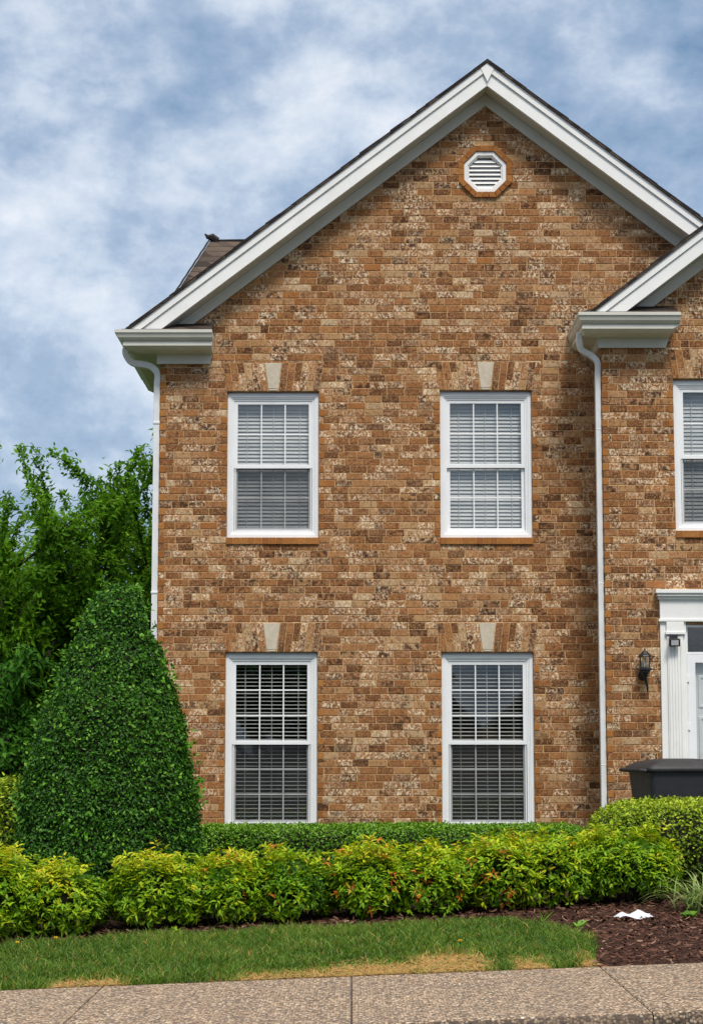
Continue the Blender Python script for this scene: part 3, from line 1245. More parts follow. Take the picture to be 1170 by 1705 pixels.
def smooth_path(pts, n=6):
    out = []
    for i in range(len(pts) - 1):
        p0, p1, p2, p3 = [Vector(pts[max(0, min(len(pts) - 1, i + k))]) for k in (-1, 0, 1, 2)]
        for j in range(n):
            t = j / n
            out.append(0.5 * ((2 * p1) + (p2 - p0) * t + (2 * p0 - 5 * p1 + 4 * p2 - p3) * t * t + (3 * p1 - p0 - 3 * p2 + p3) * t ** 3))
    out.append(Vector(pts[-1]))
    return out


def square_tube(b, pts, hx, hy):
    """rectangular downpipe along a path that stays near vertical in XZ"""
    V, fs = [], []
    for i, p in enumerate(pts):
        d = (Vector(pts[min(i + 1, len(pts) - 1)]) - Vector(pts[max(i - 1, 0)])).normalized()
        sx = Vector((-d.z, 0, d.x))
        if sx.length < 0.2:
            sx = Vector((1, 0, 0))
        sx = sx.normalized()
        if sx.x < 0:
            sx = -sx
        sy = d.cross(sx).normalized()
        for a, c in ((-1, -1), (1, -1), (1, 1), (-1, 1)):
            V.append(Vector(p) + sx * hx * a + sy * hy * c)
    for i in range(len(pts) - 1):
        for k in range(4):
            j = (k + 1) % 4
            fs.append((i * 4 + k, i * 4 + j, (i + 1) * 4 + j, (i + 1) * 4 + k))
    fs.append((3, 2, 1, 0))
    n = (len(pts) - 1) * 4
    fs.append((n, n + 1, n + 2, n + 3))
    b.add(V, fs)


# left one: at the corner of the side wall
xd = XL - 0.042
b = MB()
top = [(XL - 0.39, 22.30, ZRET - 0.15), (XL - 0.39, 22.33, ZRET - 0.23), (XL - 0.32, 22.38, ZRET - 0.31), (XL - 0.13, 22.44, ZRET - 0.34), (xd, 22.46, ZRET - 0.42), (xd, 22.46, ZRET - 0.55)]
square_tube(b, smooth_path(top, 5) + [Vector((xd, 22.46, 3.2)), Vector((xd, 22.46, 0.45))], 0.036, 0.042)
for z in (5.2, 3.25, 1.3):
    b.box(xd - 0.042, xd + 0.0405, 22.41, 22.509, z, z + 0.03)
b.build('downspout', M['spout'], house, bevel=0.006)
# right one: in the inner corner of the bay
xd = BX0 - 0.036
yd = YB + 0.08
b = MB()
top = [(BX0 - 0.245, YB - 0.02, ZRETB - 0.15), (BX0 - 0.245, YB, ZRETB - 0.25), (BX0 - 0.215, YB + 0.04, ZRETB - 0.335), (BX0 - 0.11, yd, ZRETB - 0.39), (xd, yd, ZRETB - 0.47), (xd, yd, ZRETB - 0.60)]
square_tube(b, smooth_path(top, 5) + [Vector((xd, yd, 3.2)), Vector((xd, yd, 0.4))], 0.031, 0.040)
for z in (5.02, 3.3, 1.32):
    b.box(xd - 0.034, xd + 0.0345, yd - 0.043, yd + 0.043, z, z + 0.012)
b.build('downspout', M['spout'], house, bevel=0.006)


# --- windows with their brickwork
def voussoirs(cx, hw_b, hw_t, z0, z1, y, key_b, key_t):
    """flat arch of leaning bricks either side of a keystone"""
    b = MB()
    n = 6
    for s in (-1, 1):
        for i in range(n):
            def edge(t, zf):
                xb_ = key_b + (hw_b - key_b) * t
                xt_ = key_t + (hw_t - key_t) * t
                return xb_ + (xt_ - xb_) * zf
            split = [0.0, 0.36, 1.0] if i % 2 == 0 else [0.0, 0.64, 1.0]
            for a, c in zip(split, split[1:]):
                g = 0.004
                e0, e1 = i / n, (i + 1) / n
                za, zc_ = z0 + (z1 - z0) * a + g, z0 + (z1 - z0) * c - g
                q = [(cx + s * (edge(e0, a) + g), za), (cx + s * (edge(e1, a) - g), za), (cx + s * (edge(e1, c) - g), zc_), (cx + s * (edge(e0, c) + g), zc_)]
                if s < 0:
                    q = q[::-1]
                b.prism(q, y - 0.006 - random.uniform(0, 0.003), y + 0.004)
    m = MB()
    m.prism([(cx - hw_b, z0), (cx + hw_b, z0), (cx + hw_t, z1), (cx - hw_t, z1)], y - 0.0025, y + 0.002)
    return b, m


def window(x0, x1, z0, z1, rows, y, tilt, screen, sill=True, ztop_key=None, lower_open=None):
    fr = MB()
    ya = y + 0.045
    fr.ring(x0 + 0.002, x1 - 0.002, z0 + 0.002, z1 - 0.022, 0.040, ya, ya + 0.09)
    fr.ring(x0 + 0.042, x1 - 0.042, z0 + 0.042, z1 - 0.062, 0.016, ya + 0.010, ya + 0.09)
    fr.ring(x0 + 0.058, x1 - 0.058, z0 + 0.058, z1 - 0.078, 0.020, ya + 0.020, ya + 0.12)
    fr.box(x0 + 0.004, x1 - 0.004, ya + 0.02, ya + 0.085, z1 - 0.0215, z1 - 0.001)
    wn = fr.build('window', M['vinyl'], house, bevel=0.003)
    ix0, ix1, iz0, iz1 = x0 + 0.078, x1 - 0.078, z0 + 0.078, z1 - 0.098
    zm = (iz0 + iz1) / 2
    for up in (1, 0):
        sa = MB()
        a, c = (zm - 0.028, iz1) if up else (iz0, zm + 0.022)
        yf = ya + (0.030 if up else 0.062)
        w = 0.040
        sa.ring(ix0, ix1, a, c, w, yf, yf + 0.028)
        gx0, gx1, g0, g1 = ix0 + w, ix1 - w, a + w, c - w
        for k in (1, 2):
            xm = gx0 + (gx1 - gx0) * k / 3
            sa.box(xm - 0.0075, xm + 0.0075, yf + 0.006, yf + 0.0125, g0, g1)
        for k in range(1, rows):
            zk = g0 + (g1 - g0) * k / rows
            sa.box(gx0, gx1, yf + 0.0065, yf + 0.012, zk - 0.0075, zk + 0.0075)
        sh = sa.build('sash', M['vinyl'], wn, bevel=0.002)
        pn = MB().add([(gx0 - 0.004, yf + 0.016, g0 - 0.004), (gx1 + 0.004, yf + 0.016, g0 - 0.004), (gx1 + 0.004, yf + 0.016, g1 + 0.004), (gx0 - 0.004, yf + 0.016, g1 + 0.004)], [(0, 1, 2, 3)])
        pn.build('pane', M['glass'], wn)
        if not up and screen:
            sc_ = MB().ring(gx0 - 0.032, gx1 + 0.032, g0 - 0.033, g1 + 0.002, 0.014, ya + 0.036, ya + 0.046)
            sc_.build('screen_frame', M['spout'], wn)
            MB().add([(gx0 - 0.020, ya + 0.041, g0 - 0.020), (gx1 + 0.020, ya + 0.041, g0 - 0.020), (gx1 + 0.020, ya + 0.041, g1), (gx0 - 0.020, ya + 0.041, g1)], [(0, 1, 2, 3)]).build('insect_screen', M['screen'], wn)
    # venetian blind
    bl = MB()
    yb = ya + 0.135
    z = iz1 - 0.03
    bl.box(ix0 + 0.01, ix1 - 0.01, yb - 0.028, yb + 0.028, z, z + 0.045)
    z -= 0.03
    hw = 0.025
    while z > iz0 + 0.02:
        t = math.radians(tilt + random.uniform(-2.5, 2.5))
        dy, dz = hw * math.cos(t), hw * math.sin(t)
        sag = random.uniform(-0.0015, 0.0015)
        V = []
        for x, ds in ((ix0 + 0.012, 0), (ix1 - 0.012, sag)):
            V += [(x, yb - dy, z - dz + ds), (x, yb, z + 0.004 + ds), (x, yb + dy, z + dz + ds), (x, yb + dy, z + dz - 0.003 + ds), (x, yb, z + 0.001 + ds), (x, yb - dy, z - dz - 0.003 + ds)]
        bl.add(V, [(0, 6, 7, 1), (1, 7, 8, 2), (2, 8, 9, 3), (3, 9, 10, 4), (4, 10, 11, 5), (5, 11, 6, 0)])
        z -= 0.043
    for k in (0.16, 0.5, 0.84):
        x = ix0 + (ix1 - ix0) * k
        bl.box(x - 0.0035, x + 0.0035, yb - 0.0285, yb - 0.0275, iz0 + 0.02, iz1 - 0.03)
    bl.build('blind', M['blind'], wn)
    cx = (x0 + x1) / 2
    hw_b = (x1 - x0) / 2
    za, zb_ = z1 + 0.003, z1 + 0.335
    v, m = voussoirs(cx, hw_b + 0.004, hw_b + 0.055, za, zb_, y, 0.062, 0.100)
    v.build('lintel', M['units'], house, bevel=0.003, extra=[(m, M['mortar'])])
    kb = MB().prism([(cx - 0.056, za + 0.03), (cx + 0.056, za + 0.03), (cx + 0.096, zb_ - 0.004), (cx - 0.096, zb_ - 0.004)], y - 0.014, y + 0.004)
    kb.prism([(cx - 0.045, za + 0.006), (cx + 0.045, za + 0.006), (cx + 0.055, za + 0.029), (cx - 0.055, za + 0.029)], y - 0.011, y + 0.004)
    kb.build('keystone', M['stone'], house, bevel=0.003)
    if sill:
        sb = MB()
        n = 13
        for i in range(n):
            xa = x0 - 0.004 + (x1 - x0 + 0.008) * i / n
            xb_ = x0 - 0.004 + (x1 - x0 + 0.008) * (i + 1) / n
            sb.box(xa + 0.003, xb_ - 0.003, y - 0.022 - random.uniform(0, 0.003), y + 0.10, z0 - 0.078, z0 - 0.0015)
        sb.build('sill', M['orange'], house, bevel=0.003, extra=[(MB().box(x0 - 0.002, x1 + 0.002, y - 0.016, y + 0.09, z0 - 0.075, z0 - 0.004), M['mortar'])])
    # orange brick ends beside the opening, every other course
    jb = BRICKS[y]
    r0, r1 = int(math.ceil(z0 / CH)), int(math.floor(z1 / CH))
    for r in range(r0, r1):
        for s in (-1, 1):
            if (r + (s > 0)) % 2:
                continue
            if random.random() < 0.12:
                continue
            wd = random.uniform(0.050, 0.066)
            xe = x0 - 0.004 if s < 0 else x1 + 0.004
            jb.box(min(xe, xe + s * wd), max(xe, xe + s * wd), y - 0.004 - random.uniform(0, 0.002), y + 0.003, r * CH + 0.006, (r + 1) * CH - 0.005)
    return wn


tag(window(*WINS[0], YW, 60, True), 'upper window with a dark screen over its lower sash')
tag(window(*WINS[1], YW, 60, False), 'upper window with pale closed blinds and no screen')
tag(window(*WINS[2], YW, 7, True, sill=False), 'tall lower window with open blinds and a dark room behind')
tag(window(*WINS[3], YW, 10, True, sill=False), 'tall lower window with open blinds and sky in its upper glass')
tag(window(*BWIN, YB, 68, True), 'window over the front door')

# orange bricks at the outer corners
for r in range(2, 73):
    jb = BRICKS[YW if r % 2 else YB]
    if r % 2:
        jb.box(XL - 0.003, XL + random.uniform(0.06, 0.075), YW - 0.0045, YW + 0.05, r * CH + 0.006, (r + 1) * CH - 0.005)
    if r % 2 == 0 and r < 71:
        jb.box(BX0 - 0.003, BX0 + random.uniform(0.055, 0.07), YB - 0.0045, YB + 0.05, r * CH + 0.006, (r + 1) * CH - 0.005)
for yk, nm, bw in ((YW, 'wall', BW_L), (YB, 'bay_wall', BW_R)):
    wb_ = WALLS[yk]
    # the plane behind the bricks is mortar; returns round the corner keep the brick pattern
    side, front = MB(), MB()
    for f in wb_.f:
        pts_ = [wb_.v[i] for i in f]
        flat = all(abs(p[1] - yk - 0.0055) < 1e-4 for p in pts_)
        (front if flat and pts_[0][0] < 4.61 + 10 * (yk == YB) else side).add(pts_, [tuple(range(len(pts_)))])
    front.build(nm, M['mortar'], house, extra=[(bw, M['units']), (BRICKS[yk], M['orange']), (side, M['brick'])])

# octagonal gable vent
cx, cz, R = OCT


def octpts(r):
    return [(cx + r / math.cos(math.pi / 8) * math.cos(math.radians(22.5 + 45 * k)), cz + r / math.cos(math.pi / 8) * math.sin(math.radians(22.5 + 45 * k))) for k in range(8)]


def octring(b, r0, r1, y0, y1):
    o, i = octpts(r0), octpts(r1)
    for k in range(8):
        j = (k + 1) % 8
        b.prism([o[k], o[j], i[j], i[k]], y0, y1)


b = MB()
oo, ii = octpts(R + 0.066), octpts(R + 0.002)
for k in range(8):
    j = (k + 1) % 8
    for q in range(3):
        t0, t1 = q / 3 + 0.012, (q + 1) / 3 - 0.012
        L_ = lambda a, c, t: (a[0] + (c[0] - a[0]) * t, a[1] + (c[1] - a[1]) * t)
        b.prism([L_(oo[k], oo[j], t0), L_(oo[k], oo[j], t1), L_(ii[k], ii[j], t1), L_(ii[k], ii[j], t0)],
                YW - (0.034 if k in (4, 5, 6) else 0.007) - 0.002 * (q % 2), YW + 0.10)
sur = b.build('vent_surround', M['orange'], house, bevel=0.003)
b = MB()
octring(b, R + 0.062, R + 0.004, YW - 0.002, YW + 0.09)
b.build('vent_mortar', M['mortar'], sur)
b = MB()
octring(b, R - 0.001, R - 0.046, YW + 0.012, YW + 0.10)
octring(b, R - 0.047, R - 0.060, YW + 0.026, YW + 0.10)
vent = b.build('gable_vent', M['trim'], house, bevel=0.002)
b = MB()
ri_ = R - 0.058
zz = cz - ri_ + 0.022
while zz < cz + ri_ - 0.012:
    d = abs(zz + 0.008 - cz)
    half = ri_ if d < ri_ * math.tan(math.pi / 8) else ri_ - (d - ri_ * math.tan(math.pi / 8))
    half = max(half, 0.05) + 0.004
    b.add([(cx - half, YW + 0.035, zz - 0.018), (cx + half, YW + 0.035, zz - 0.018), (cx + half, YW + 0.075, zz + 0.030), (cx - half, YW + 0.075, zz + 0.030),
           (cx - half, YW + 0.042, zz - 0.020), (cx + half, YW + 0.042, zz - 0.020), (cx + half, YW + 0.082, zz + 0.028), (cx - half, YW + 0.082, zz + 0.028)],
          [(0, 1, 2, 3), (7, 6, 5, 4), (0, 4, 5, 1), (3, 2, 6, 7)])
    zz += 0.050
b.build('louver', M['trim'], vent)
MB().prism(octpts(R + 0.03), YW + 0.13, YW + 0.14).build('vent_backing', M['dark'], vent)

# --- entrance: surround, transom, storm door, door
PX0, PX1 = W(1100, 1150, YB)[0], W(1143, 1150, YB)[0]
CX2 = 2 * BAX
zh = lambda py, d=0.0: W(1100, py, YB - d)[1]
sd = MB()
zg = 0.42
for mir in (0, 1):
    def bx(xa, xb, y0, y1, za, zb_):
        if mir:
            xa, xb = CX2 - xb, CX2 - xa
        sd.box(xa, xb, y0, y1, za, zb_)
    bx(PX0, PX1, YB - 0.030, YB + 0.10, zg, zh(1033))
    fx0, fx1 = PX0 + 0.072, PX1 - 0.035
    bx(fx0, fx1, YB - 0.052, YB - 0.0295, zg, zh(1060))
    nfl = 5
    for q in range(nfl):
        xa = fx0 + 0.010 + (fx1 - fx0 - 0.020) * (q + 0.12) / nfl
        xb = fx0 + 0.010 + (fx1 - fx0 - 0.020) * (q + 0.80) / nfl
        bx(xa, xb, YB - 0.061, YB - 0.0515, zg + 0.15, zh(1068))
    bx(PX0 + 0.052, PX1 - 0.012, YB - 0.072, YB - 0.0290, zh(1057), zh(1052))
    bx(PX0 + 0.064, PX1 - 0.026, YB - 0.062, YB - 0.0285, zh(1052), zh(1036))
sd.box(PX0 - 0.002, CX2 - PX0 + 0.002, YB - 0.050, YB - 0.002, zh(1035), zh(996))
sd.box(PX0 - 0.018, CX2 - PX0 + 0.018, YB - 0.062, YB - 0.003, zh(1035) - 0.004, zh(1031))
sd.box(PX0 - 0.018, CX2 - PX0 + 0.018, YB - 0.075, YB - 0.003, zh(999), zh(994))
sd.box(PX0 - 0.032, CX2 - PX0 + 0.032, YB - 0.105, YB - 0.004, zh(994), zh(989))
sd.box(PX0 - 0.052, CX2 - PX0 + 0.052, YB - 0.125, YB - 0.002, zh(989), zh(983))
sd.build('door_surround', M['trim'], house, bevel=0.004)
TZ0, TZ1 = zh(1090), zh(1040)
b = MB()
b.ring(DX0 + 0.002, DX1 - 0.002, TZ0, DZ1 - 0.002, 0.028, YB + 0.02, YB + 0.11)
nt_ = 4
tw = (DX1 - DX0 - 0.06) / nt_
for q in range(1, nt_):
    x = DX0 + 0.03 + tw * q
    b.box(x - 0.012, x + 0.012, YB + 0.03, YB + 0.09, TZ0 + 0.028, DZ1 - 0.030)
tr_ = b.build('transom', M['vinyl'], house, bevel=0.002)
MB().add([(DX0 + 0.025, YB + 0.06, TZ0 + 0.025), (DX1 - 0.025, YB + 0.06, TZ0 + 0.025), (DX1 - 0.025, YB + 0.06, DZ1 - 0.025), (DX0 + 0.025, YB + 0.06, DZ1 - 0.025)], [(0, 1, 2, 3)]).build('pane', M['glass'], tr_)
b = MB()
b.ring(DX0 + 0.022, DX1 - 0.022, zg, TZ0 - 0.004, 0.085, YB + 0.012, YB + 0.045)
st_ = b.build('storm_door', M['vinyl'], house, bevel=0.003)
b = MB()
b.box(DX0 + 0.003, DX0 + 0.0215, YB + 0.004, YB + 0.09, zg, TZ0 - 0.003)
b.box(DX1 - 0.0215, DX1 - 0.003, YB + 0.004, YB + 0.09, zg, TZ0 - 0.003)
b.build('jamb', M['spout'], st_)
for py in (1130, 1210, 1300):
    MB().box(DX0 + 0.004, DX0 + 0.036, YB - 0.006, YB + 0.0115, zh(py + 6), zh(py - 6)).build('hinge', M['vinyl'], st_, bevel=0.002)
MB().add([(DX0 + 0.10, YB + 0.028, zg + 0.05), (DX1 - 0.10, YB + 0.028, zg + 0.05), (DX1 - 0.10, YB + 0.028, TZ0 - 0.085), (DX0 + 0.10, YB + 0.028, TZ0 - 0.085)], [(0, 1, 2, 3)]).build('pane', M['glass'], st_)
b = MB()
b.box(DX0 + 0.004, DX1 - 0.004, YB + 0.110, YB + 0.155, zg, TZ0 - 0.004)
for q in range(2):
    xa = DX0 + 0.15 + q * 0.40
    for z0_, z1_ in ((0.62, 1.12), (1.22, 1.85), (1.95, 2.30)):
        b.ring(xa, xa + 0.30, z0_, z1_, 0.030, YB + 0.098, YB + 0.1105)
        b.box(xa + 0.055, xa + 0.245, YB + 0.100, YB + 0.1105, z0_ + 0.055, z1_ - 0.055)
b.build('door', M['door'], house, bevel=0.004)

# ------------------------------------------------------------------ lantern by the door
lx, lz = W(1073, 1100, YB - 0.10)
LY = YB - 0.115
lan = empty('wall_lantern', (lx, YB, lz), 'black carriage lantern with clear glass on the brick beside the front door', 'lantern')
zl = lambda py: W(1073, py, LY)[1]
b = MB()
b.lathe([(0.0, 0.0), (0.050, 0.0), (0.046, 0.016), (0.0, 0.022)], (0, 0, 0), 20)
b.v = [(lx - 0.01 + x, YB - 0.001 - z, zl(1124) + y * 1.15) for x, y, z in b.v]
b.build('back_plate', M['black_metal'], lan, smooth=False)
b = MB()
b.lathe([(0.004, zl(1079) - lz), (0.011, zl(1081) - lz), (0.006, zl(1083) - lz), (0.030, zl(1085) - lz), (0.050, zl(1088.5) - lz), (0.074, zl(1092) - lz), (0.078, zl(1093.5) - lz), (0.060, zl(1094) - lz)], (lx, LY, lz), 8, rot=math.pi / 8)
b.build('lamp_roof', M['black_metal'], lan, bevel=0.002)
b = MB()
for k in range(6):
    a = math.pi / 6 + k * math.pi / 3
    b.tube([(lx + 0.062 * math.cos(a), LY + 0.062 * math.sin(a), zl(1093)), (lx + 0.050 * math.cos(a), LY + 0.050 * math.sin(a), zl(1115))], 0.0042, 5)
b.lathe([(0.060, zl(1117) - lz), (0.078, zl(1116) - lz), (0.078, zl(1113.5) - lz), (0.058, zl(1111.5) - lz)], (lx, LY, lz), 6, rot=math.pi / 6)
b.build('cage', M['black_metal'], lan)
b = MB()
b.lathe([(0.050, zl(1112) - lz), (0.059, zl(1094) - lz)], (lx, LY, lz), 6, rot=math.pi / 6)
b.f = [f for f in b.f if len(f) == 4]
b.build('lamp_glass', M['lamp_glass'], lan)
MB().lathe([(0.008, zl(1113) - lz), (0.012, zl(1110) - lz), (0.019, zl(1104) - lz), (0.012, zl(1098) - lz), (0.003, zl(1096) - lz)], (lx, LY, lz), 10).build('bulb', M['bulb'], lan, smooth=True)
b = MB()
b.lathe([(0.012, zl(1131) - lz), (0.030, zl(1126) - lz), (0.046, zl(1121) - lz), (0.056, zl(1117) - lz)], (lx, LY, lz), 12)
b.tube(smooth_path([(lx, LY, zl(1128)), (lx + 0.012, LY + 0.01, zl(1135)), (lx + 0.024, LY + 0.02, zl(1144)), (lx + 0.026, LY + 0.03, zl(1153))], 5), [0.020 - 0.0009 * i for i in range(16)], 8)
b.tube(smooth_path([(lx, LY, zl(1127)), (lx - 0.008, LY + 0.05, zl(1130)), (lx - 0.010, YB - 0.02, zl(1124))], 5), 0.012, 8)
b.build('arm', M['black_metal'], lan, smooth=True)

# floodlight under the capital
fx, fz = W(1122, 1066, YB - 0.12)
fl = empty('flood_light', (fx, YB - 0.06, fz), 'small black flood light fixed on the white fluted pilaster by the door', 'light')
b = MB()
b.box(fx - 0.042, fx + 0.042, YB - 0.105, YB - 0.0625, fz + 0.02, fz + 0.068)
b.build('housing', M['black_plastic'], fl, bevel=0.006)
b = MB()
V = [(x, y, z) for x, y, z in ((-0.062, -0.150, -0.072), (0.062, -0.150, -0.072), (0.062, -0.175, 0.008), (-0.062, -0.175, 0.008), (-0.055, -0.085, -0.060), (0.055, -0.085, -0.060), (0.055, -0.100, 0.024), (-0.055, -0.100, 0.024))]
b.add([(fx + x, YB + y, fz + z) for x, y, z in V], [(0, 1, 2, 3), (7, 6, 5, 4), (0, 4, 5, 1), (3, 2, 6, 7), (0, 3, 7, 4), (1, 5, 6, 2)])
b.build('lamp_head', M['black_plastic'], fl, bevel=0.008)
b = MB()
V = [(-0.040, -0.1555, -0.058), (0.040, -0.1555, -0.058), (0.040, -0.1730, -0.004), (-0.040, -0.1730, -0.004)]
b.add([(fx + x, YB + y - 0.003, fz + z) for x, y, z in V], [(0, 1, 2, 3)])
b.build('lens', M['lens'], fl)

# ------------------------------------------------------------------ wheelie bin
BINX, BINY = 3.14, 19.25
bz = gzf(BINX, BINY)
bin_ = empty('wheelie_bin', (BINX, BINY, bz), 'black wheeled rubbish bin with a closed lid standing by the front door', 'bin')
bin_.rotation_euler = (0, 0, math.radians(13))


def local(b, name, m, parent, **kw):
    """build with coordinates local to the parent"""
    me_parent = parent
    org = world_loc(parent)
    b.v = [(x + org.x, y + org.y, z + org.z) for x, y, z in b.v]
    return b.build(name, m, me_parent, **kw)


HB = W(1100, 1280, BINY)[1] - bz      # rim height
b = MB()
secs = [(0.0, 0.30, 0.22, 0.0), (0.30, 0.335, 0.255, 0.0), (HB - 0.05, 0.392, 0.312, 0.0), (HB - 0.03, 0.394, 0.314, 0), (HB - 0.012, 0.398, 0.318, 0.0)]
V, fs = [], []
for z, hx, hy, sh in secs:
    r = 0.05
    ring_ = []
    for cx_, cy_, a0 in ((hx - r, hy - r, 0), (-(hx - r), hy - r, 90), (-(hx - r), -(hy - r), 180), (hx - r, -(hy - r), 270)):
        for k in range(4):
            a = math.radians(a0 + 30 * k)
            ring_.append((cx_ + r * math.cos(a), cy_ + r * math.sin(a), z))
    V += ring_
n = 16
for i in range(len(secs) - 1):
    for k in range(n):
        j = (k + 1) % n
        fs.append((i * n + k, i * n + j, (i + 1) * n + j, (i + 1) * n + k))
fs.append(tuple(range(n - 1, -1, -1)))
b.add(V, fs)
local(b, 'body', M['black_plastic'], bin_, bevel=0.004)
b = MB()
V, fs = [], []
for z, hx, hy in ((HB - 0.03, 0.432, 0.349), (HB + 0.004, 0.434, 0.352), (HB + 0.030, 0.410, 0.330), (HB + 0.066, 0.34, 0.275), (HB + 0.086, 0.25, 0.20), (HB + 0.096, 0.12, 0.10)):
    r = 0.05 if hx > 0.2 else 0.03
    for cx_, cy_, a0 in ((hx - r, hy - r, 0), (-(hx - r), hy - r, 90), (-(hx - r), -(hy - r), 180), (hx - r, -(hy - r), 270)):
        for k in range(4):
            a = math.radians(a0 + 30 * k)
            V.append((cx_ + r * math.cos(a) + 0.01, cy_ + r * math.sin(a), z))
for i in range(5):
    for k in range(n):
        j = (k + 1) % n
        fs.append((i * n + k, i * n + j, (i + 1) * n + j, (i + 1) * n + k))
fs.append(tuple(range(n - 1, -1, -1)))
fs.append(tuple(range(5 * n, 6 * n)))
b.add(V, fs)
for y in (-0.16, 0.16):
    b.box(-0.38, 0.36, y - 0.02, y + 0.02, HB + 0.015, HB + 0.046)
local(b, 'lid', M['lid_plastic'], bin_, bevel=0.010, smooth=True)
b = MB()
b.tube([(-0.40, -0.26, HB - 0.02), (-0.475, -0.26, HB - 0.012), (-0.485, 0.26, HB - 0.012), (-0.40, 0.26, HB - 0.02)], 0.018, 8)
local(b, 'handle', M['lid_plastic'], bin_)
for y in (-0.25, 0.25):
    b = MB()
    b.lathe([(0.03, -0.03), (0.12, -0.03), (0.14, -0.015), (0.14, 0.015), (0.12, 0.03), (0.03, 0.03)], (0, 0, 0), 18)
    b.v = [(-0.30 + x, y + z, 0.14 + y_) for x, y_, z in b.v]
    local(b, 'wheel', M['black_plastic'], bin_)

# ------------------------------------------------------------------ clipped holly cone
HX, HY = -2.36, 19.2
hz0 = gzf(HX, HY)
holly = empty('holly_shrub', (HX, HY, hz0), 'tall dark green shrub clipped to a cone at the corner of the house', 'shrub')


def holly_profile(n_z):
    zt = W(200, 972, HY)[1] - hz0
    zs = np.array([0.0, 0.10, 0.30, 0.55, 0.75, 0.90, 0.97, 1.0]) * zt
    rs = np.array([0.82, 0.87, 0.83, 0.66, 0.45, 0.265, 0.15, 0.03])
    return zt, zs, rs


HT, hzs, hrs = holly_profile(0)


def holly_axis(z):
    return 0.10 * (z / HT)


n = 48000
z = RNG.uniform(0.02, HT, n * 3)
r = np.interp(z, hzs, hrs)
keep = RNG.uniform(0, 0.95, n * 3) < r + 0.05
z, r = z[keep][:n], r[keep][:n]
n = len(z)
a = RNG.uniform(-0.25 * math.pi, 1.25 * math.pi, n) + math.pi
lump = Lump(4.5)
lump2 = Lump(13)
d = np.stack([np.cos(a), np.sin(a), np.zeros(n)], 1)
P = np.stack([HX + holly_axis(z), np.full(n, HY), hz0 + z], 1)
Q = P + d * r[:, None]
off = 0.030 * lump(Q) + 0.035 * lump2(Q) + RNG.normal(0, 0.016, n) - np.abs(RNG.normal(0, 0.02, n))
Q = Q + d * off[:, None]
nn = d + np.array([0, 0, 0.38])
nn += RNG.normal(0, 0.62, (n, 3))
nn /= np.linalg.norm(nn, axis=1, keepdims=True)
D = np.cross(nn, rand_dirs(n)) + np.array([0, 0, -0.25]) + d * 0.35
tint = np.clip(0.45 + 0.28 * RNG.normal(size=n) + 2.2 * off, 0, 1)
V, q, t = leaf_arrays(Q, D, nn, RNG.uniform(0.024, 0.042, n), RNG.uniform(0.013, 0.021, n), tint, 'oval', 0.3)
# a few soft shoots that stick out
m = 240
zi = RNG.uniform(0.1, HT, m)
ai = RNG.uniform(math.pi * 0.8, math.pi * 2.2, m)
ri2 = np.interp(zi, hzs, hrs) + 0.02
Sh = []
for i in range(m):
    base = np.array([HX + holly_axis(zi[i]) + ri2[i] * math.cos(ai[i]), HY + ri2[i] * math.sin(ai[i]), hz0 + zi[i]])
    dd = np.array([math.cos(ai[i]), math.sin(ai[i]), RNG.uniform(0.1, 1.2)])
    dd /= np.linalg.norm(dd)
    for k in range(5):
        Sh.append((base + dd * 0.018 * k, dd * 0.5 + RNG.normal(0, 0.7, 3)))
P2 = np.array([s[0] for s in Sh])
D2 = np.array([s[1] for s in Sh])
V2, q2, t2 = leaf_arrays(P2, D2, rand_dirs(len(P2)) + np.array([0, -0.4, 0.6]), 0.046, 0.026, np.clip(RNG.normal(0.82, 0.12, len(P2)), 0, 1), 'oval', 0.3)
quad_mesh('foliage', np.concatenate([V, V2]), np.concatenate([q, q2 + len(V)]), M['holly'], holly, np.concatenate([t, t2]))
b = MB()
prof = [(max(0.01, float(np.interp(zz, hzs, hrs)) - 0.075), zz) for zz in np.linspace(0.0, HT - 0.12, 14)]
b.lathe(prof, (HX + 0.05, HY, hz0), 20)
b.build('branches', M['twig'], holly, smooth=True)  # solid dark cone added under the leaves to block light
MB().tube([(HX, HY, hz0 - 0.1), (HX, HY, hz0 + 0.5)], 0.06, 8).build('stem', M['bark'], holly)


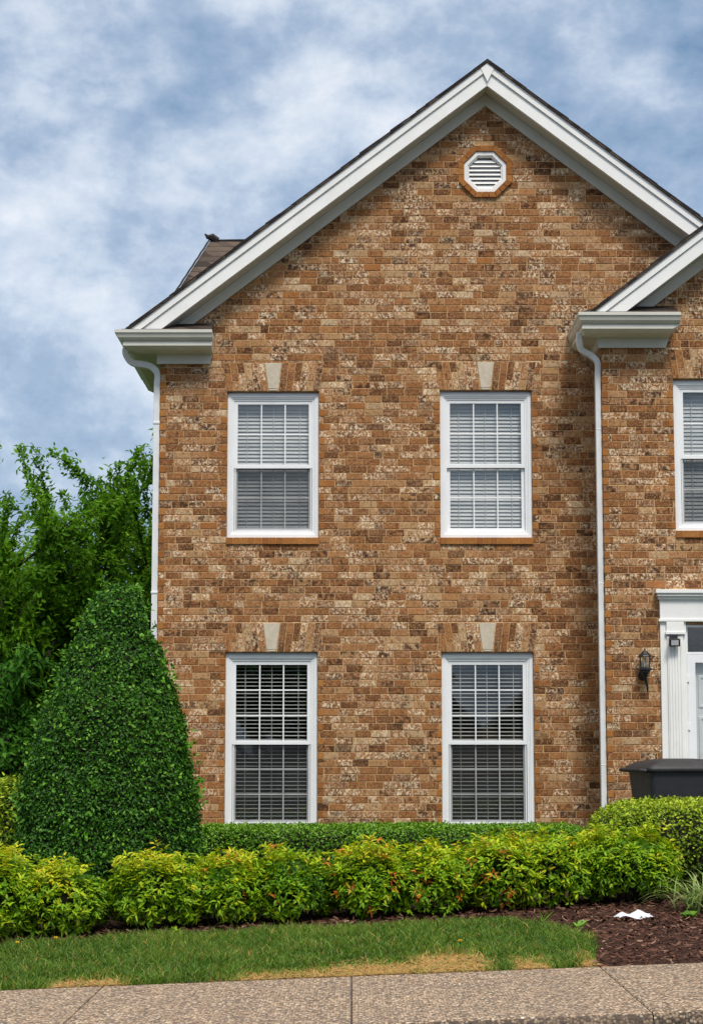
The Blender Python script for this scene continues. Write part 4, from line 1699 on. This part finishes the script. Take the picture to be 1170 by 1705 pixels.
# ------------------------------------------------------------------ generic clipped shrubs and hedges
def leafy_blob(root, c, half, p, n, mat_, ln, wd, amp, freq, tint_mu, tint_sd, top_tint=0.0, up=0.5, core=0.86, kind='oval', stick=0.0):
    pts, nn = blob_points(n, half, p)
    lump = Lump(freq)
    l2 = Lump(freq * 3)
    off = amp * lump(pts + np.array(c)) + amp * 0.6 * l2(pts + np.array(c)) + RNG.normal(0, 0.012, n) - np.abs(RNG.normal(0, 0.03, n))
    if stick:
        s = RNG.uniform(0, 1, n) < 0.06
        off[s] += RNG.uniform(0, stick, s.sum())
    Q = pts + nn * off[:, None] + np.array(c)
    keep = Q[:, 2] > gz(Q[:, 0], Q[:, 1]) - 0.01
    Q, nn2, off2 = Q[keep], nn[keep], off[keep]
    k = len(Q)
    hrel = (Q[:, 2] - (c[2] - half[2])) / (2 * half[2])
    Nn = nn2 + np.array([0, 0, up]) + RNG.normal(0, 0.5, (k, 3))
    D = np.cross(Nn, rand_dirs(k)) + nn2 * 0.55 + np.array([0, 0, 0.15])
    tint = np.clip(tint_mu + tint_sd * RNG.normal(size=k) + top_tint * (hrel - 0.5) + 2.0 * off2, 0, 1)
    V, q, t = leaf_arrays(Q, D, Nn, RNG.uniform(0.8, 1.2, k) * ln, RNG.uniform(0.8, 1.2, k) * wd, tint, kind, 0.3)
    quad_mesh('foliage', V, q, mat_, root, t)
    core_blob('branches', c, tuple(h * core for h in half), p, M['twig'], root)


# low dark hedge along the foot of the wall
hx0, hx1 = -1.75, 2.55
hc = ((hx0 + hx1) / 2, 20.75, 0.40)
hedge = empty('low_hedge', (hc[0], hc[1], gzf(*hc[:2])), 'low clipped dark green hedge along the foot of the brick wall', 'hedge')
ztop = W(600, 1374, 21.2)[1]
zbot = gzf(0, 20.75)
leafy_blob(hedge, (hc[0], hc[1], (ztop + zbot) / 2 - 0.02), ((hx1 - hx0) / 2, 0.72, (ztop - zbot) / 2 + 0.02), 7, 44000, M['hedge'], 0.034, 0.014, 0.016, 4.0, 0.52, 0.2, 0.35, 0.7, 0.93)

# round boxwood in front of the bin
bx_, by_ = 2.93, 18.0
bzg = gzf(bx_, by_)
box = empty('boxwood_bush', (bx_, by_, bzg), 'rounded light green boxwood bush in front of the black bin', 'bush')
zt_ = W(1100, 1331, by_)[1]
leafy_blob(box, (bx_, by_, (zt_ + bzg) / 2), (0.80, 0.62, (zt_ - bzg) / 2), 2.7, 15000, M['boxwood'], 0.030, 0.017, 0.022, 7.0, 0.42, 0.2, 0.75, 0.5, 0.88)

# paler shrub at the far left behind the cone
sx, sy = -3.42, 20.3
szg = gzf(sx, sy)
sh_ = empty('leafy_bush', (sx, sy, szg), 'light green loose bush at the left edge behind the cone shrub', 'bush')
zt_ = W(10, 1300, sy)[1]
leafy_blob(sh_, (sx, sy, (zt_ + szg) / 2), (0.48, 0.45, (zt_ - szg) / 2), 2.2, 5000, M['boxwood'], 0.060, 0.026, 0.06, 6.0, 0.50, 0.2, 0.4, 0.4, 0.72, 'point', 0.12)


# dark bush low down between the cone and the trees
ex, ey = -4.25, 23.4
eg = gzf(ex, ey)
eb_ = empty('evergreen_bush', (ex, ey, eg), 'dark green bush low at the left edge between the cone shrub and the trees', 'bush')
leafy_blob(eb_, (ex, ey, eg + 0.85), (0.95, 0.55, 0.95), 2.3, 9000, M['dark_tree'], 0.075, 0.032, 0.09, 5.0, 0.42, 0.2, 0.3, 0.4, 0.78, 'point', 0.15)


# row of yellow-green nandinas
def nandina(x, y, half, ztop, n_cl, label, red=0.0, yellow=0.0):
    g = gzf(x, y)
    root = empty('nandina_shrub', (x, y, g), label, 'shrub', 'yellow-green nandina shrubs in a row before the house')
    hz = (ztop - g) / 2 + 0.02
    c = np.array((x, y, g + hz - 0.02))
    hf = (half[0], half[1], hz)
    pts, nn = blob_points(n_cl, hf, 2.25)
    lump, l2 = Lump(6.0), Lump(14.0)
    off = 0.075 * lump(pts) + 0.065 * l2(pts) - np.abs(RNG.normal(0, 0.045, n_cl))
    C = pts + nn * off[:, None] + c
    hrel = (C[:, 2] - g) / (2 * hz)
    low = hrel < 0.05
    C = C[~low]
    nn, off, hrel = nn[~low], off[~low], hrel[~low]
    k = len(C)
    ax = nn * 0.8 + np.array([0, 0, 0.75]) + RNG.normal(0, 0.3, (k, 3))
    ax[hrel < 0.35, 2] -= 0.6
    ax /= np.linalg.norm(ax, axis=1, keepdims=True)
    lp = 7
    # shoots on top stand up a little and are the youngest
    topm = (hrel > 0.78) & (RNG.uniform(size=k) < 0.30)
    C[topm] += ax[topm] * RNG.uniform(0.02, 0.11, (topm.sum(), 1))
    rf = Lump(3.0)(C + 3.0)
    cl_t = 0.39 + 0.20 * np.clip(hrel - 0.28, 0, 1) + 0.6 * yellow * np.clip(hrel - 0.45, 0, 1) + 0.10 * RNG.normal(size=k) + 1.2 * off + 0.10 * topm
    redm = (RNG.uniform(size=k) < red * np.clip(0.6 + rf, 0, 2)) & (RNG.uniform(size=k) < 0.6)
    P = np.repeat(C, lp, 0)
    A = np.repeat(ax, lp, 0)
    m = len(P)
    rad = np.cross(A, rand_dirs(m))
    rad /= np.linalg.norm(rad, axis=1, keepdims=True)
    D = A * RNG.uniform(0.25, 0.75, (m, 1)) + rad * 0.9 + np.array([0, 0, -0.12])
    P = P + rad * 0.008 + A * RNG.uniform(-0.03, 0.02, (m, 1))
    Nn = A + np.array([0, 0, 0.3]) + RNG.normal(0, 0.25, (m, 3))
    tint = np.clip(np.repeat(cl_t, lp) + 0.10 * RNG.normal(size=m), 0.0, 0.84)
    rm = np.repeat(redm, lp)
    tint[rm] = np.clip(RNG.normal(0.95, 0.05, rm.sum()), 0.85, 1)
    V, q, t = leaf_arrays(P, D, Nn, RNG.uniform(0.036, 0.072, m), RNG.uniform(0.014, 0.024, m), tint, 'point', 0.35, 0.16)
    # inner leaves tinted dark, painting the shade inside the shrub
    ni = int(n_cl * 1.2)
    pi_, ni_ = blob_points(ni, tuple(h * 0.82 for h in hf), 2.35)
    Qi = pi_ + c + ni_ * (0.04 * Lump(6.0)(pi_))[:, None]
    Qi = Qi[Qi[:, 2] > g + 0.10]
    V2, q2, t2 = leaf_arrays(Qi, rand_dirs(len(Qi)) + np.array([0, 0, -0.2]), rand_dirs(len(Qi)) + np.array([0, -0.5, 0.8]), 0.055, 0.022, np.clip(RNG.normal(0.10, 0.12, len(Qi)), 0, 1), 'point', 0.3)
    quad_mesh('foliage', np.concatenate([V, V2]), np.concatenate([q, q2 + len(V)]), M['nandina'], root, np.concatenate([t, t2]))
    st = MB()
    for i in range(26):
        a = RNG.uniform(0, 6.28)
        rr = math.sqrt(RNG.uniform(0, 1))
        p0 = (x + 0.45 * hf[0] * rr * math.cos(a), y + 0.45 * hf[1] * rr * math.sin(a), g - 0.02)
        p1 = (x + 0.80 * hf[0] * rr * math.cos(a), y + 0.80 * hf[1] * rr * math.sin(a), g + 1.45 * hz)
        st.tube([p0, ((p0[0] * 2 + p1[0]) / 3, (p0[1] * 2 + p1[1]) / 3, g + 0.6 * hz), p1], [0.007, 0.006, 0.004], 5)
    st.build('stem', M['bark'], root)
    core_blob('branches', (x, y, g + hz * 1.05), (hf[0] * 0.58, hf[1] * 0.58, hf[2] * 0.60), 2.2, M['twig'], root)  # dark hull added behind the leaves to stop light passing
    return root


NY0 = lambda px: 16.30 + 0.75 * px / 1170.0
# (photo x of the centre, half width in photo px, photo y of the top, label, red, yellow)
ROW = [(-20, 115, 1418, 'leafy yellow-green shrub cut off by the left edge, before the leafy bush', 0.02, 0.35),
       (110, 92, 1432, 'leafy yellow-green shrub in front of the left half of the cone shrub', 0.01, 0.30),
       (265, 88, 1424, 'leafy yellow-green shrub in front of the right half of the cone shrub', 0.01, 0.25),
       (385, 68, 1428, 'small yellow-green shrub just right of the cone shrub, a few orange leaf tips', 0.07, 0.20),
       (490, 76, 1418, 'yellow-green shrub with a peaked top below the wall between the lower windows', 0.05, 0.18),
       (610, 80, 1412, 'yellow-green shrub flecked with red leaves, left of the lower window with sky in it', 0.10, 0.10),
       (720, 78, 1402, 'plain yellow-green shrub below the left frame of the lower window with sky in it', 0.05, 0.12),
       (825, 76, 1392, 'yellow-green shrub with red and orange leaves below the lower window with sky in it', 0.14, 0.18),
       (925, 84, 1382, 'full yellow-green shrub next to the last one of the row', 0.02, 0.22),
       (1037, 92, 1378, 'tallest yellow-green shrub, last of the row beside the arching grass clump', 0.01, 0.20)]
for px, hw, pt, lab, red, yel in ROW:
    RNG = np.random.default_rng(500 + int(px))
    y = NY0(px) + 0.06 * math.sin(px)
    X = (px - 585) * y / 3300 / 1.012
    nandina(X, y, (hw * y / 3300 - 0.060, 0.46), W(px, pt + 15 + 5 * math.sin(px * 0.7), y)[1], 900, lab, red, yel)

# ------------------------------------------------------------------ arching grass clump at the right
gx, gy = 2.80, 16.1
gg = gzf(gx, gy)
lily = empty('grass_clump', (gx, gy, gg), 'clump of arching pale green strap leaves at the right edge beside the yellow-green row', 'plant')
V, fs, tn = [], [], []
for i in range(170):
    a = RNG.uniform(0, 6.28)
    ln = RNG.uniform(0.30, 0.56)
    el0 = RNG.uniform(0.7, 1.45)
    w = RNG.uniform(0.006, 0.011)
    dx, dy = math.cos(a), math.sin(a)
    p = np.array([gx + 0.07 * RNG.normal(), gy + 0.07 * RNG.normal(), gg - 0.01])
    tv = RNG.uniform(0.1, 1)
    o0 = len(V)
    el = el0
    for s in range(7):
        ww = w * (1 - (s / 6.2) ** 2)
        V += [tuple(p + np.array([-dy, dx, 0]) * ww), tuple(p - np.array([-dy, dx, 0]) * ww)]
        tn += [tv, tv]
        p = p + np.array([dx * math.cos(el), dy * math.cos(el), math.sin(el)]) * ln / 6
        el -= RNG.uniform(0.18, 0.36)
    for s in range(6):
        fs.append((o0 + 2 * s, o0 + 2 * s + 1, o0 + 2 * s + 3, o0 + 2 * s + 2))
quad_mesh('leaves', np.array(V), np.array(fs), M['lily'], lily, np.array(tn))


def rosette(name, x, y, n, ln, wd, label, cat, mat_, up=0.5, t=0.5, group=None):
    g = gzf(x, y)
    a = RNG.uniform(0, 6.28, n)
    D = np.stack([np.cos(a), np.sin(a), RNG.uniform(0.2, 1.0, n) * up * 2], 1)
    P = np.tile(np.array([[x, y, g - 0.005]]), (n, 1)) + RNG.normal(0, 0.008, (n, 3)) * np.array([1, 1, 0])
    V, q, tt = leaf_arrays(P, D, np.tile([[0, 0, 1.0]], (n, 1)) + RNG.normal(0, 0.2, (n, 3)), RNG.uniform(0.7, 1.2, n) * ln, RNG.uniform(0.7, 1.1, n) * wd, np.clip(RNG.normal(t, 0.15, n), 0, 1), 'oval', 0.2, 0.25)
    o = quad_mesh(name, V, q, mat_, None, tt)
    return tag(o, label, cat, group)


rosette('broadleaf_plant', 2.63, 15.72, 9, 0.13, 0.085, 'low plant with broad rounded green leaves under the arching grass clump', 'plant', M['hedge'], 0.35, 0.6)
rosette('weed_sprig', -1.40, 15.98, 9, 0.085, 0.030, 'small green weed sprig at the foot of the row before the cone shrub', 'weed', M['nandina'], 1.0, 0.4)
rosette('weed_sprig', 1.72, 15.35, 8, 0.10, 0.026, 'small green weed sprig in the mulch beside the right end of the lawn', 'weed', M['hedge'], 0.7, 0.8)
rosette('weed_sprig', 1.50, 15.78, 7, 0.12, 0.016, 'thin weed sprig in the mulch in front of the second last row shrub', 'weed', M['hedge'], 1.4, 0.8)

# ------------------------------------------------------------------ grass
RNG = np.random.default_rng(77)
NG = 74000
x = RNG.uniform(-2.75, 1.76, NG)
y = SW_FAR + (RNG.uniform(0, 1, NG)) * 2.75
ok = np.array([in_lawn(a, c) for a, c in zip(x, y)])
x, y = x[ok], y[ok]


DRYL = Lump(10.0)


def dry(x, y):
    """1 where the turf has died back along the walk"""
    d = y - SW_FAR
    m = np.zeros_like(x)
    for cx_, w, dep in ((-0.42, 0.34, 0.34), (0.16, 0.36, 0.60), (0.66, 0.26, 1.05), (1.20, 0.13, 0.55), (-1.75, 0.24, 0.32), (1.57, 0.05, 0.6)):
        m = np.maximum(m, np.exp(-((x - cx_) / w) ** 4) * np.clip(1.25 - d / dep, 0, 1))
    return np.clip(m * (1.1 + 0.6 * DRYL(np.stack([x, y, 0 * x], 1))), 0, 1)


dr = dry(x, y)
patch = Lump(2.2)(np.stack([x, y, 0 * x], 1))
fine = Lump(9.0)(np.stack([x, y, 0 * x], 1))
keep = RNG.uniform(size=len(x)) > 0.92 * dr + 0.05 - 0.30 * np.minimum(0, fine)
x, y, dr, patch, fine = x[keep], y[keep], dr[keep], patch[keep], fine[keep]
n = len(x)
z = gz(x, y) - 0.006
lean = RNG.normal(0, 0.35, (n, 2))
D = np.stack([lean[:, 0], lean[:, 1], np.ones(n)], 1)
bend = np.stack([RNG.normal(0, 0.35, n), RNG.normal(0, 0.35, n), -np.abs(RNG.normal(0, 0.15, n))], 1)
hgt = (0.070 + 0.026 * patch + 0.020 * fine + RNG.normal(0, 0.014, n)) * (1 - 0.55 * dr)
hgt = np.clip(hgt, 0.018, 0.13)
tint = np.clip(0.36 + 0.14 * fine + 0.07 * patch + 0.18 * RNG.normal(size=n) + 0.55 * dr, 0, 1)
old = RNG.uniform(size=n) < 0.04
tint[old] = RNG.uniform(0.75, 1.0, old.sum())
face = rand_dirs(n)
face[:, 2] = 0
face[:, 1] -= 0.6
P = np.stack([x, y, z], 1)
V, q, t = blade_arrays(P, D, face, hgt, RNG.uniform(0.004, 0.0085, n), bend, tint)
tag(quad_mesh('grass', V, q, M['grass'], None, t), 'short green lawn grass with dry tan patches beside the sidewalk', 'grass', kind='stuff')
# dead thatch lying on the bare patches
x = RNG.uniform(-2.75, 1.75, 30000)
y = SW_FAR + 0.01 + RNG.uniform(0, 0.75, 30000) ** 1.0
pr = np.clip(dry(x, y) * 1.0, 0, 1)
k_ = RNG.uniform(size=len(x)) < pr * 0.62
x, y = x[k_], y[k_]
n = len(x)
a = RNG.uniform(0, 6.28, n)
D = np.stack([np.cos(a), np.sin(a), np.abs(RNG.normal(0.12, 0.2, n))], 1)
V, q, t = blade_arrays(np.stack([x, y, gz(x, y) + RNG.uniform(0.0, 0.012, n)], 1), D, np.tile([[0, -0.3, 1.0]], (n, 1)), RNG.uniform(0.03, 0.075, n), RNG.uniform(0.003, 0.006, n), np.zeros((n, 3)), np.clip(RNG.normal(0.92, 0.09, n), 0.70, 1))
tag(quad_mesh('dry_grass', V, q, M['grass'], None, t), 'dead tan grass lying flat on bare patches along the sidewalk', 'dry grass', kind='stuff')

# ------------------------------------------------------------------ mulch chips
n = 15000
x = RNG.uniform(-2.8, 3.0, n)
y = RNG.uniform(SW_FAR + 0.02, 17.2, n)
ok = np.array([(not in_lawn(a, c + 0.03)) for a, c in zip(x, y)])
x, y = x[ok], y[ok]
n = len(x)
a = RNG.uniform(0, 6.28, n)
D = np.stack([np.cos(a), np.sin(a), RNG.normal(0.05, 0.25, n)], 1)
Nn = np.stack([RNG.normal(0, 0.4, n), RNG.normal(-0.1, 0.4, n), np.ones(n)], 1)
V, q, t = leaf_arrays(np.stack([x, y, gz(x, y) + RNG.uniform(-0.002, 0.018, n)], 1), D, Nn, RNG.uniform(0.02, 0.075, n), RNG.uniform(0.008, 0.02, n), np.zeros(n), 'oval', -0.5, 0.0)
tag(quad_mesh('mulch_chips', V, q, M['chips'], None, None), 'dark brown bark mulch chips covering the planting bed', 'mulch', kind='stuff')

# ------------------------------------------------------------------ litter and small flowers
px_, py_ = 2.20, 15.72
nx, ny = 15, 11
V, fs = [], []
l1, l2 = Lump(16), Lump(34)
for j in range(ny):
    for i in range(nx):
        u, v = i / (nx - 1), j / (ny - 1)
        X = px_ - 0.135 + 0.29 * u + 0.02 * math.sin(6 * v)
        Y = py_ - 0.08 + 0.16 * v + 0.03 * u
        p = np.array([[X, Y, 0]])
        h = 0.018 + 0.016 * float(l1(p)[0]) + 0.014 * float(l2(p)[0]) + 0.050 * max(0, 1 - abs(u - 0.66) / 0.22) * v + 0.035 * max(0, 1 - abs(u - 0.18) / 0.16) * (0.4 + v * 0.6)
        V.append((X, Y, gzf(X, Y) + max(0.004, h)))
for j in range(ny - 1):
    for i in range(nx - 1):
        fs.append((j * nx + i, j * nx + i + 1, (j + 1) * nx + i + 1, (j + 1) * nx + i))
b = MB().add(V, fs)
b.v = [(x, y, z) for x, y, z in b.v]
o = b.build('paper_sheet', M['paper'])
tag(o, 'crumpled white paper lying on the mulch at the foot of the tallest row shrub', 'paper')

for i, (px, py, lab) in enumerate([(28, 1571, 'yellow dandelion low in the lawn at the left, nearer the sidewalk'), (92, 1563, 'yellow dandelion at the back edge of the lawn on the left'),
                                   (765, 1568, 'yellow dandelion in the lawn below the shrub with orange leaves')]):
    lo, hi = 13.4, 16.2
    for _ in range(40):
        mid = (lo + hi) / 2
        xx, zz = W(px, py, mid)
        if zz > gzf(xx, mid) + 0.075:
            lo = mid
        else:
            hi = mid
    xx, zz = W(px, py, lo)
    r_ = empty('dandelion', (xx, lo, gzf(xx, lo)), lab, 'flower', 'dandelions in the lawn')
    MB().tube([(xx, lo, gzf(xx, lo) - 0.01), (xx + 0.004, lo, gzf(xx, lo) + 0.07)], 0.002, 5).build('stem', M['grass'], r_)
    b = MB()
    for k in range(22):
        a = k * 2.4
        e = 0.25 + 0.9 * (k % 3) / 3
        c0 = Vector((xx + 0.004, lo, gzf(xx, lo) + 0.072))
        d = Vector((math.cos(a) * math.cos(e), math.sin(a) * math.cos(e), math.sin(e)))
        sd_ = d.cross(Vector((0, 0, 1))).normalized() * 0.0032
        b.add([c0 - sd_, c0 + sd_, c0 + d * 0.021 + sd_, c0 + d * 0.021 - sd_], [(0, 1, 2, 3)])
    b.build('flower_head', M['petal'], r_)


# ------------------------------------------------------------------ trees behind
def tree(name, x, y, h, spread, lean, label, mat_, n_leaf, leaf_len, levels=3, limbs=8, trunk_h=0.9, droop=0.0, trunk_r=0.11, el_rng=(0.75, 1.35), tmu=0.45, lump_r=0.30):
    g = gzf(x, y)
    root = empty(name, (x, y, g), label, 'tree', 'trees beyond the left side of the house' if y > 0 else None)
    tr = MB()
    twigs = []
    base = Vector((x, y, g - 0.1))
    fork = Vector((x + lean * 0.2, y, g + trunk_h))
    tr.tube([base, (base + fork) / 2 + Vector((0.03, 0, 0)), fork], [trunk_r * 1.3, trunk_r, trunk_r * 0.85], 8)

    def grow(p, d, ln, r, lev):
        pts = [p.copy()]
        q = p.copy()
        dd = d.copy()
        ns = 5
        for i in range(ns):
            dd = (dd + Vector((random.gauss(0, 0.10), random.gauss(0, 0.10), random.gauss(0.05 - droop * (levels - lev), 0.06)))).normalized()
            q = q + dd * ln / ns
            pts.append(q.copy())
        tr.tube(pts, [r * (1 - 0.75 * i / ns) for i in range(ns + 1)], 6 if r > 0.02 else 4)
        if lev == 0:
            twigs.append(pts)
            return
        nk = {3: 5, 2: 5, 1: 5}[lev]
        for k in range(nk):
            t = 0.25 + 0.75 * (k + random.random()) / nk
            i = min(ns - 1, int(t * ns))
            pp = pts[i].lerp(pts[i + 1], t * ns - i)
            side = dd.cross(Vector((random.gauss(0, 1), random.gauss(0, 1), random.gauss(0, 1)))).normalized()
            nd = (dd * 0.75 + side * random.uniform(0.55, 0.95) + Vector((0, 0, 0.12 - droop))).normalized()
            grow(pp, nd, ln * random.uniform(0.42, 0.62), r * 0.45, lev - 1)
        twigs.append(pts[2:])

    for k in range(limbs):
        a = 2 * math.pi * k / limbs + random.uniform(-0.3, 0.3)
        e = random.uniform(*el_rng)
        d = Vector((math.cos(a) * math.cos(e) * spread, math.sin(a) * math.cos(e) * spread, math.sin(e))).normalized()
        ln = (h - trunk_h) * random.uniform(0.56, 0.78) * (0.85 + 0.15 * math.sin(e))
        grow(fork + Vector((random.uniform(-0.05, 0.05), random.uniform(-0.05, 0.05), random.uniform(-0.2, 0.2))), d, ln, trunk_r * 0.55, 2)
    tr.build('trunk', M['bark'], root)
    # leaves along the twigs
    wts = np.array([sum((b_ - a_).length for a_, b_ in zip(t, t[1:])) for t in twigs])
    cnt = RNG.multinomial(n_leaf, wts / wts.sum())
    P, D = [], []
    for t, c in zip(twigs, cnt):
        if c == 0:
            continue
        arr = np.array([tuple(p) for p in t])
        u = RNG.uniform(0, len(arr) - 1.001, c)
        i = u.astype(int)
        f = (u - i)[:, None]
        pp = arr[i] * (1 - f) + arr[i + 1] * f
        dd = arr[i + 1] - arr[i]
        dd /= np.linalg.norm(dd, axis=1, keepdims=True) + 1e-9
        P.append(pp + RNG.normal(0, 1, (c, 3)) * RNG.choice([0.03, 0.03, 0.085], (c, 1)))
        D.append(dd * 0.6 + RNG.normal(0, 0.55, (c, 3)) + np.array([0, 0, -0.30 - droop]))
    P, D = np.concatenate(P), np.concatenate(D)
    k = len(P)
    Nn = np.array([0, -0.25, 1.0]) + RNG.normal(0, 0.5, (k, 3))
    cl = Lump(3.0)(P)
    tint = np.clip(tmu + 0.18 * RNG.normal(size=k) + 0.16 * cl, 0, 1)
    V, q, t = leaf_arrays(P, D, Nn, RNG.uniform(0.75, 1.25, k) * leaf_len, RNG.uniform(0.75, 1.2, k) * leaf_len * 0.46, tint, 'point', 0.3, 0.15)
    quad_mesh('crown', V, q, mat_, root, t)
    return root


random.seed(21)
RNG = np.random.default_rng(78)
tree('shade_tree', -3.40, 30.5, 6.2, 1.45, 0.1, 'green leafy tree rising against the sky just left of the house', M['tree'], 100000, 0.10, limbs=19, el_rng=(0.45, 1.45))
tree('shade_tree', -5.15, 28.8, 5.0, 1.5, 0.0, 'green leafy tree cut off by the left edge of the photo', M['tree'], 84000, 0.098, limbs=19, el_rng=(0.6, 1.4))
tree('weeping_tree', -4.30, 25.4, 3.8, 1.3, 0.0, 'dark green tree with drooping layered branches behind the cone shrub', M['dark_tree'], 46000, 0.10, limbs=13, trunk_h=0.5, droop=0.10, trunk_r=0.08, el_rng=(0.15, 1.2))

# across the street, seen only mirrored in the window panes
random.seed(5)
tree('street_tree', -2.7, -21.0, 9.0, 1.5, 0.0, 'broad tree across the street mirrored dark in the lower left window', M['dark_tree'], 16000, 0.46, limbs=16, trunk_h=0.8, trunk_r=0.2, el_rng=(0.1, 1.35))
oh = empty('opposite_house', (6.2, -60, -0.2), 'dark gabled house across the street mirrored in the upper glass of the lower right window', 'house')
b = MB()
b.prism([(1.2, -0.3), (11.5, -0.3), (11.5, 2.6), (1.2, 2.6)], -66, -60)
b.build('wall', M['units'], oh)
b = MB()
for cx_, hw_, e_, p_ in ((3.8, 3.0, 2.6, 6.1), (9.6, 2.4, 2.6, 4.7)):
    b.prism([(cx_ - hw_, e_), (cx_ + hw_, e_), (cx_, p_)], -67, -59.6)
b.build('roof', M['shingle_edge'], oh)
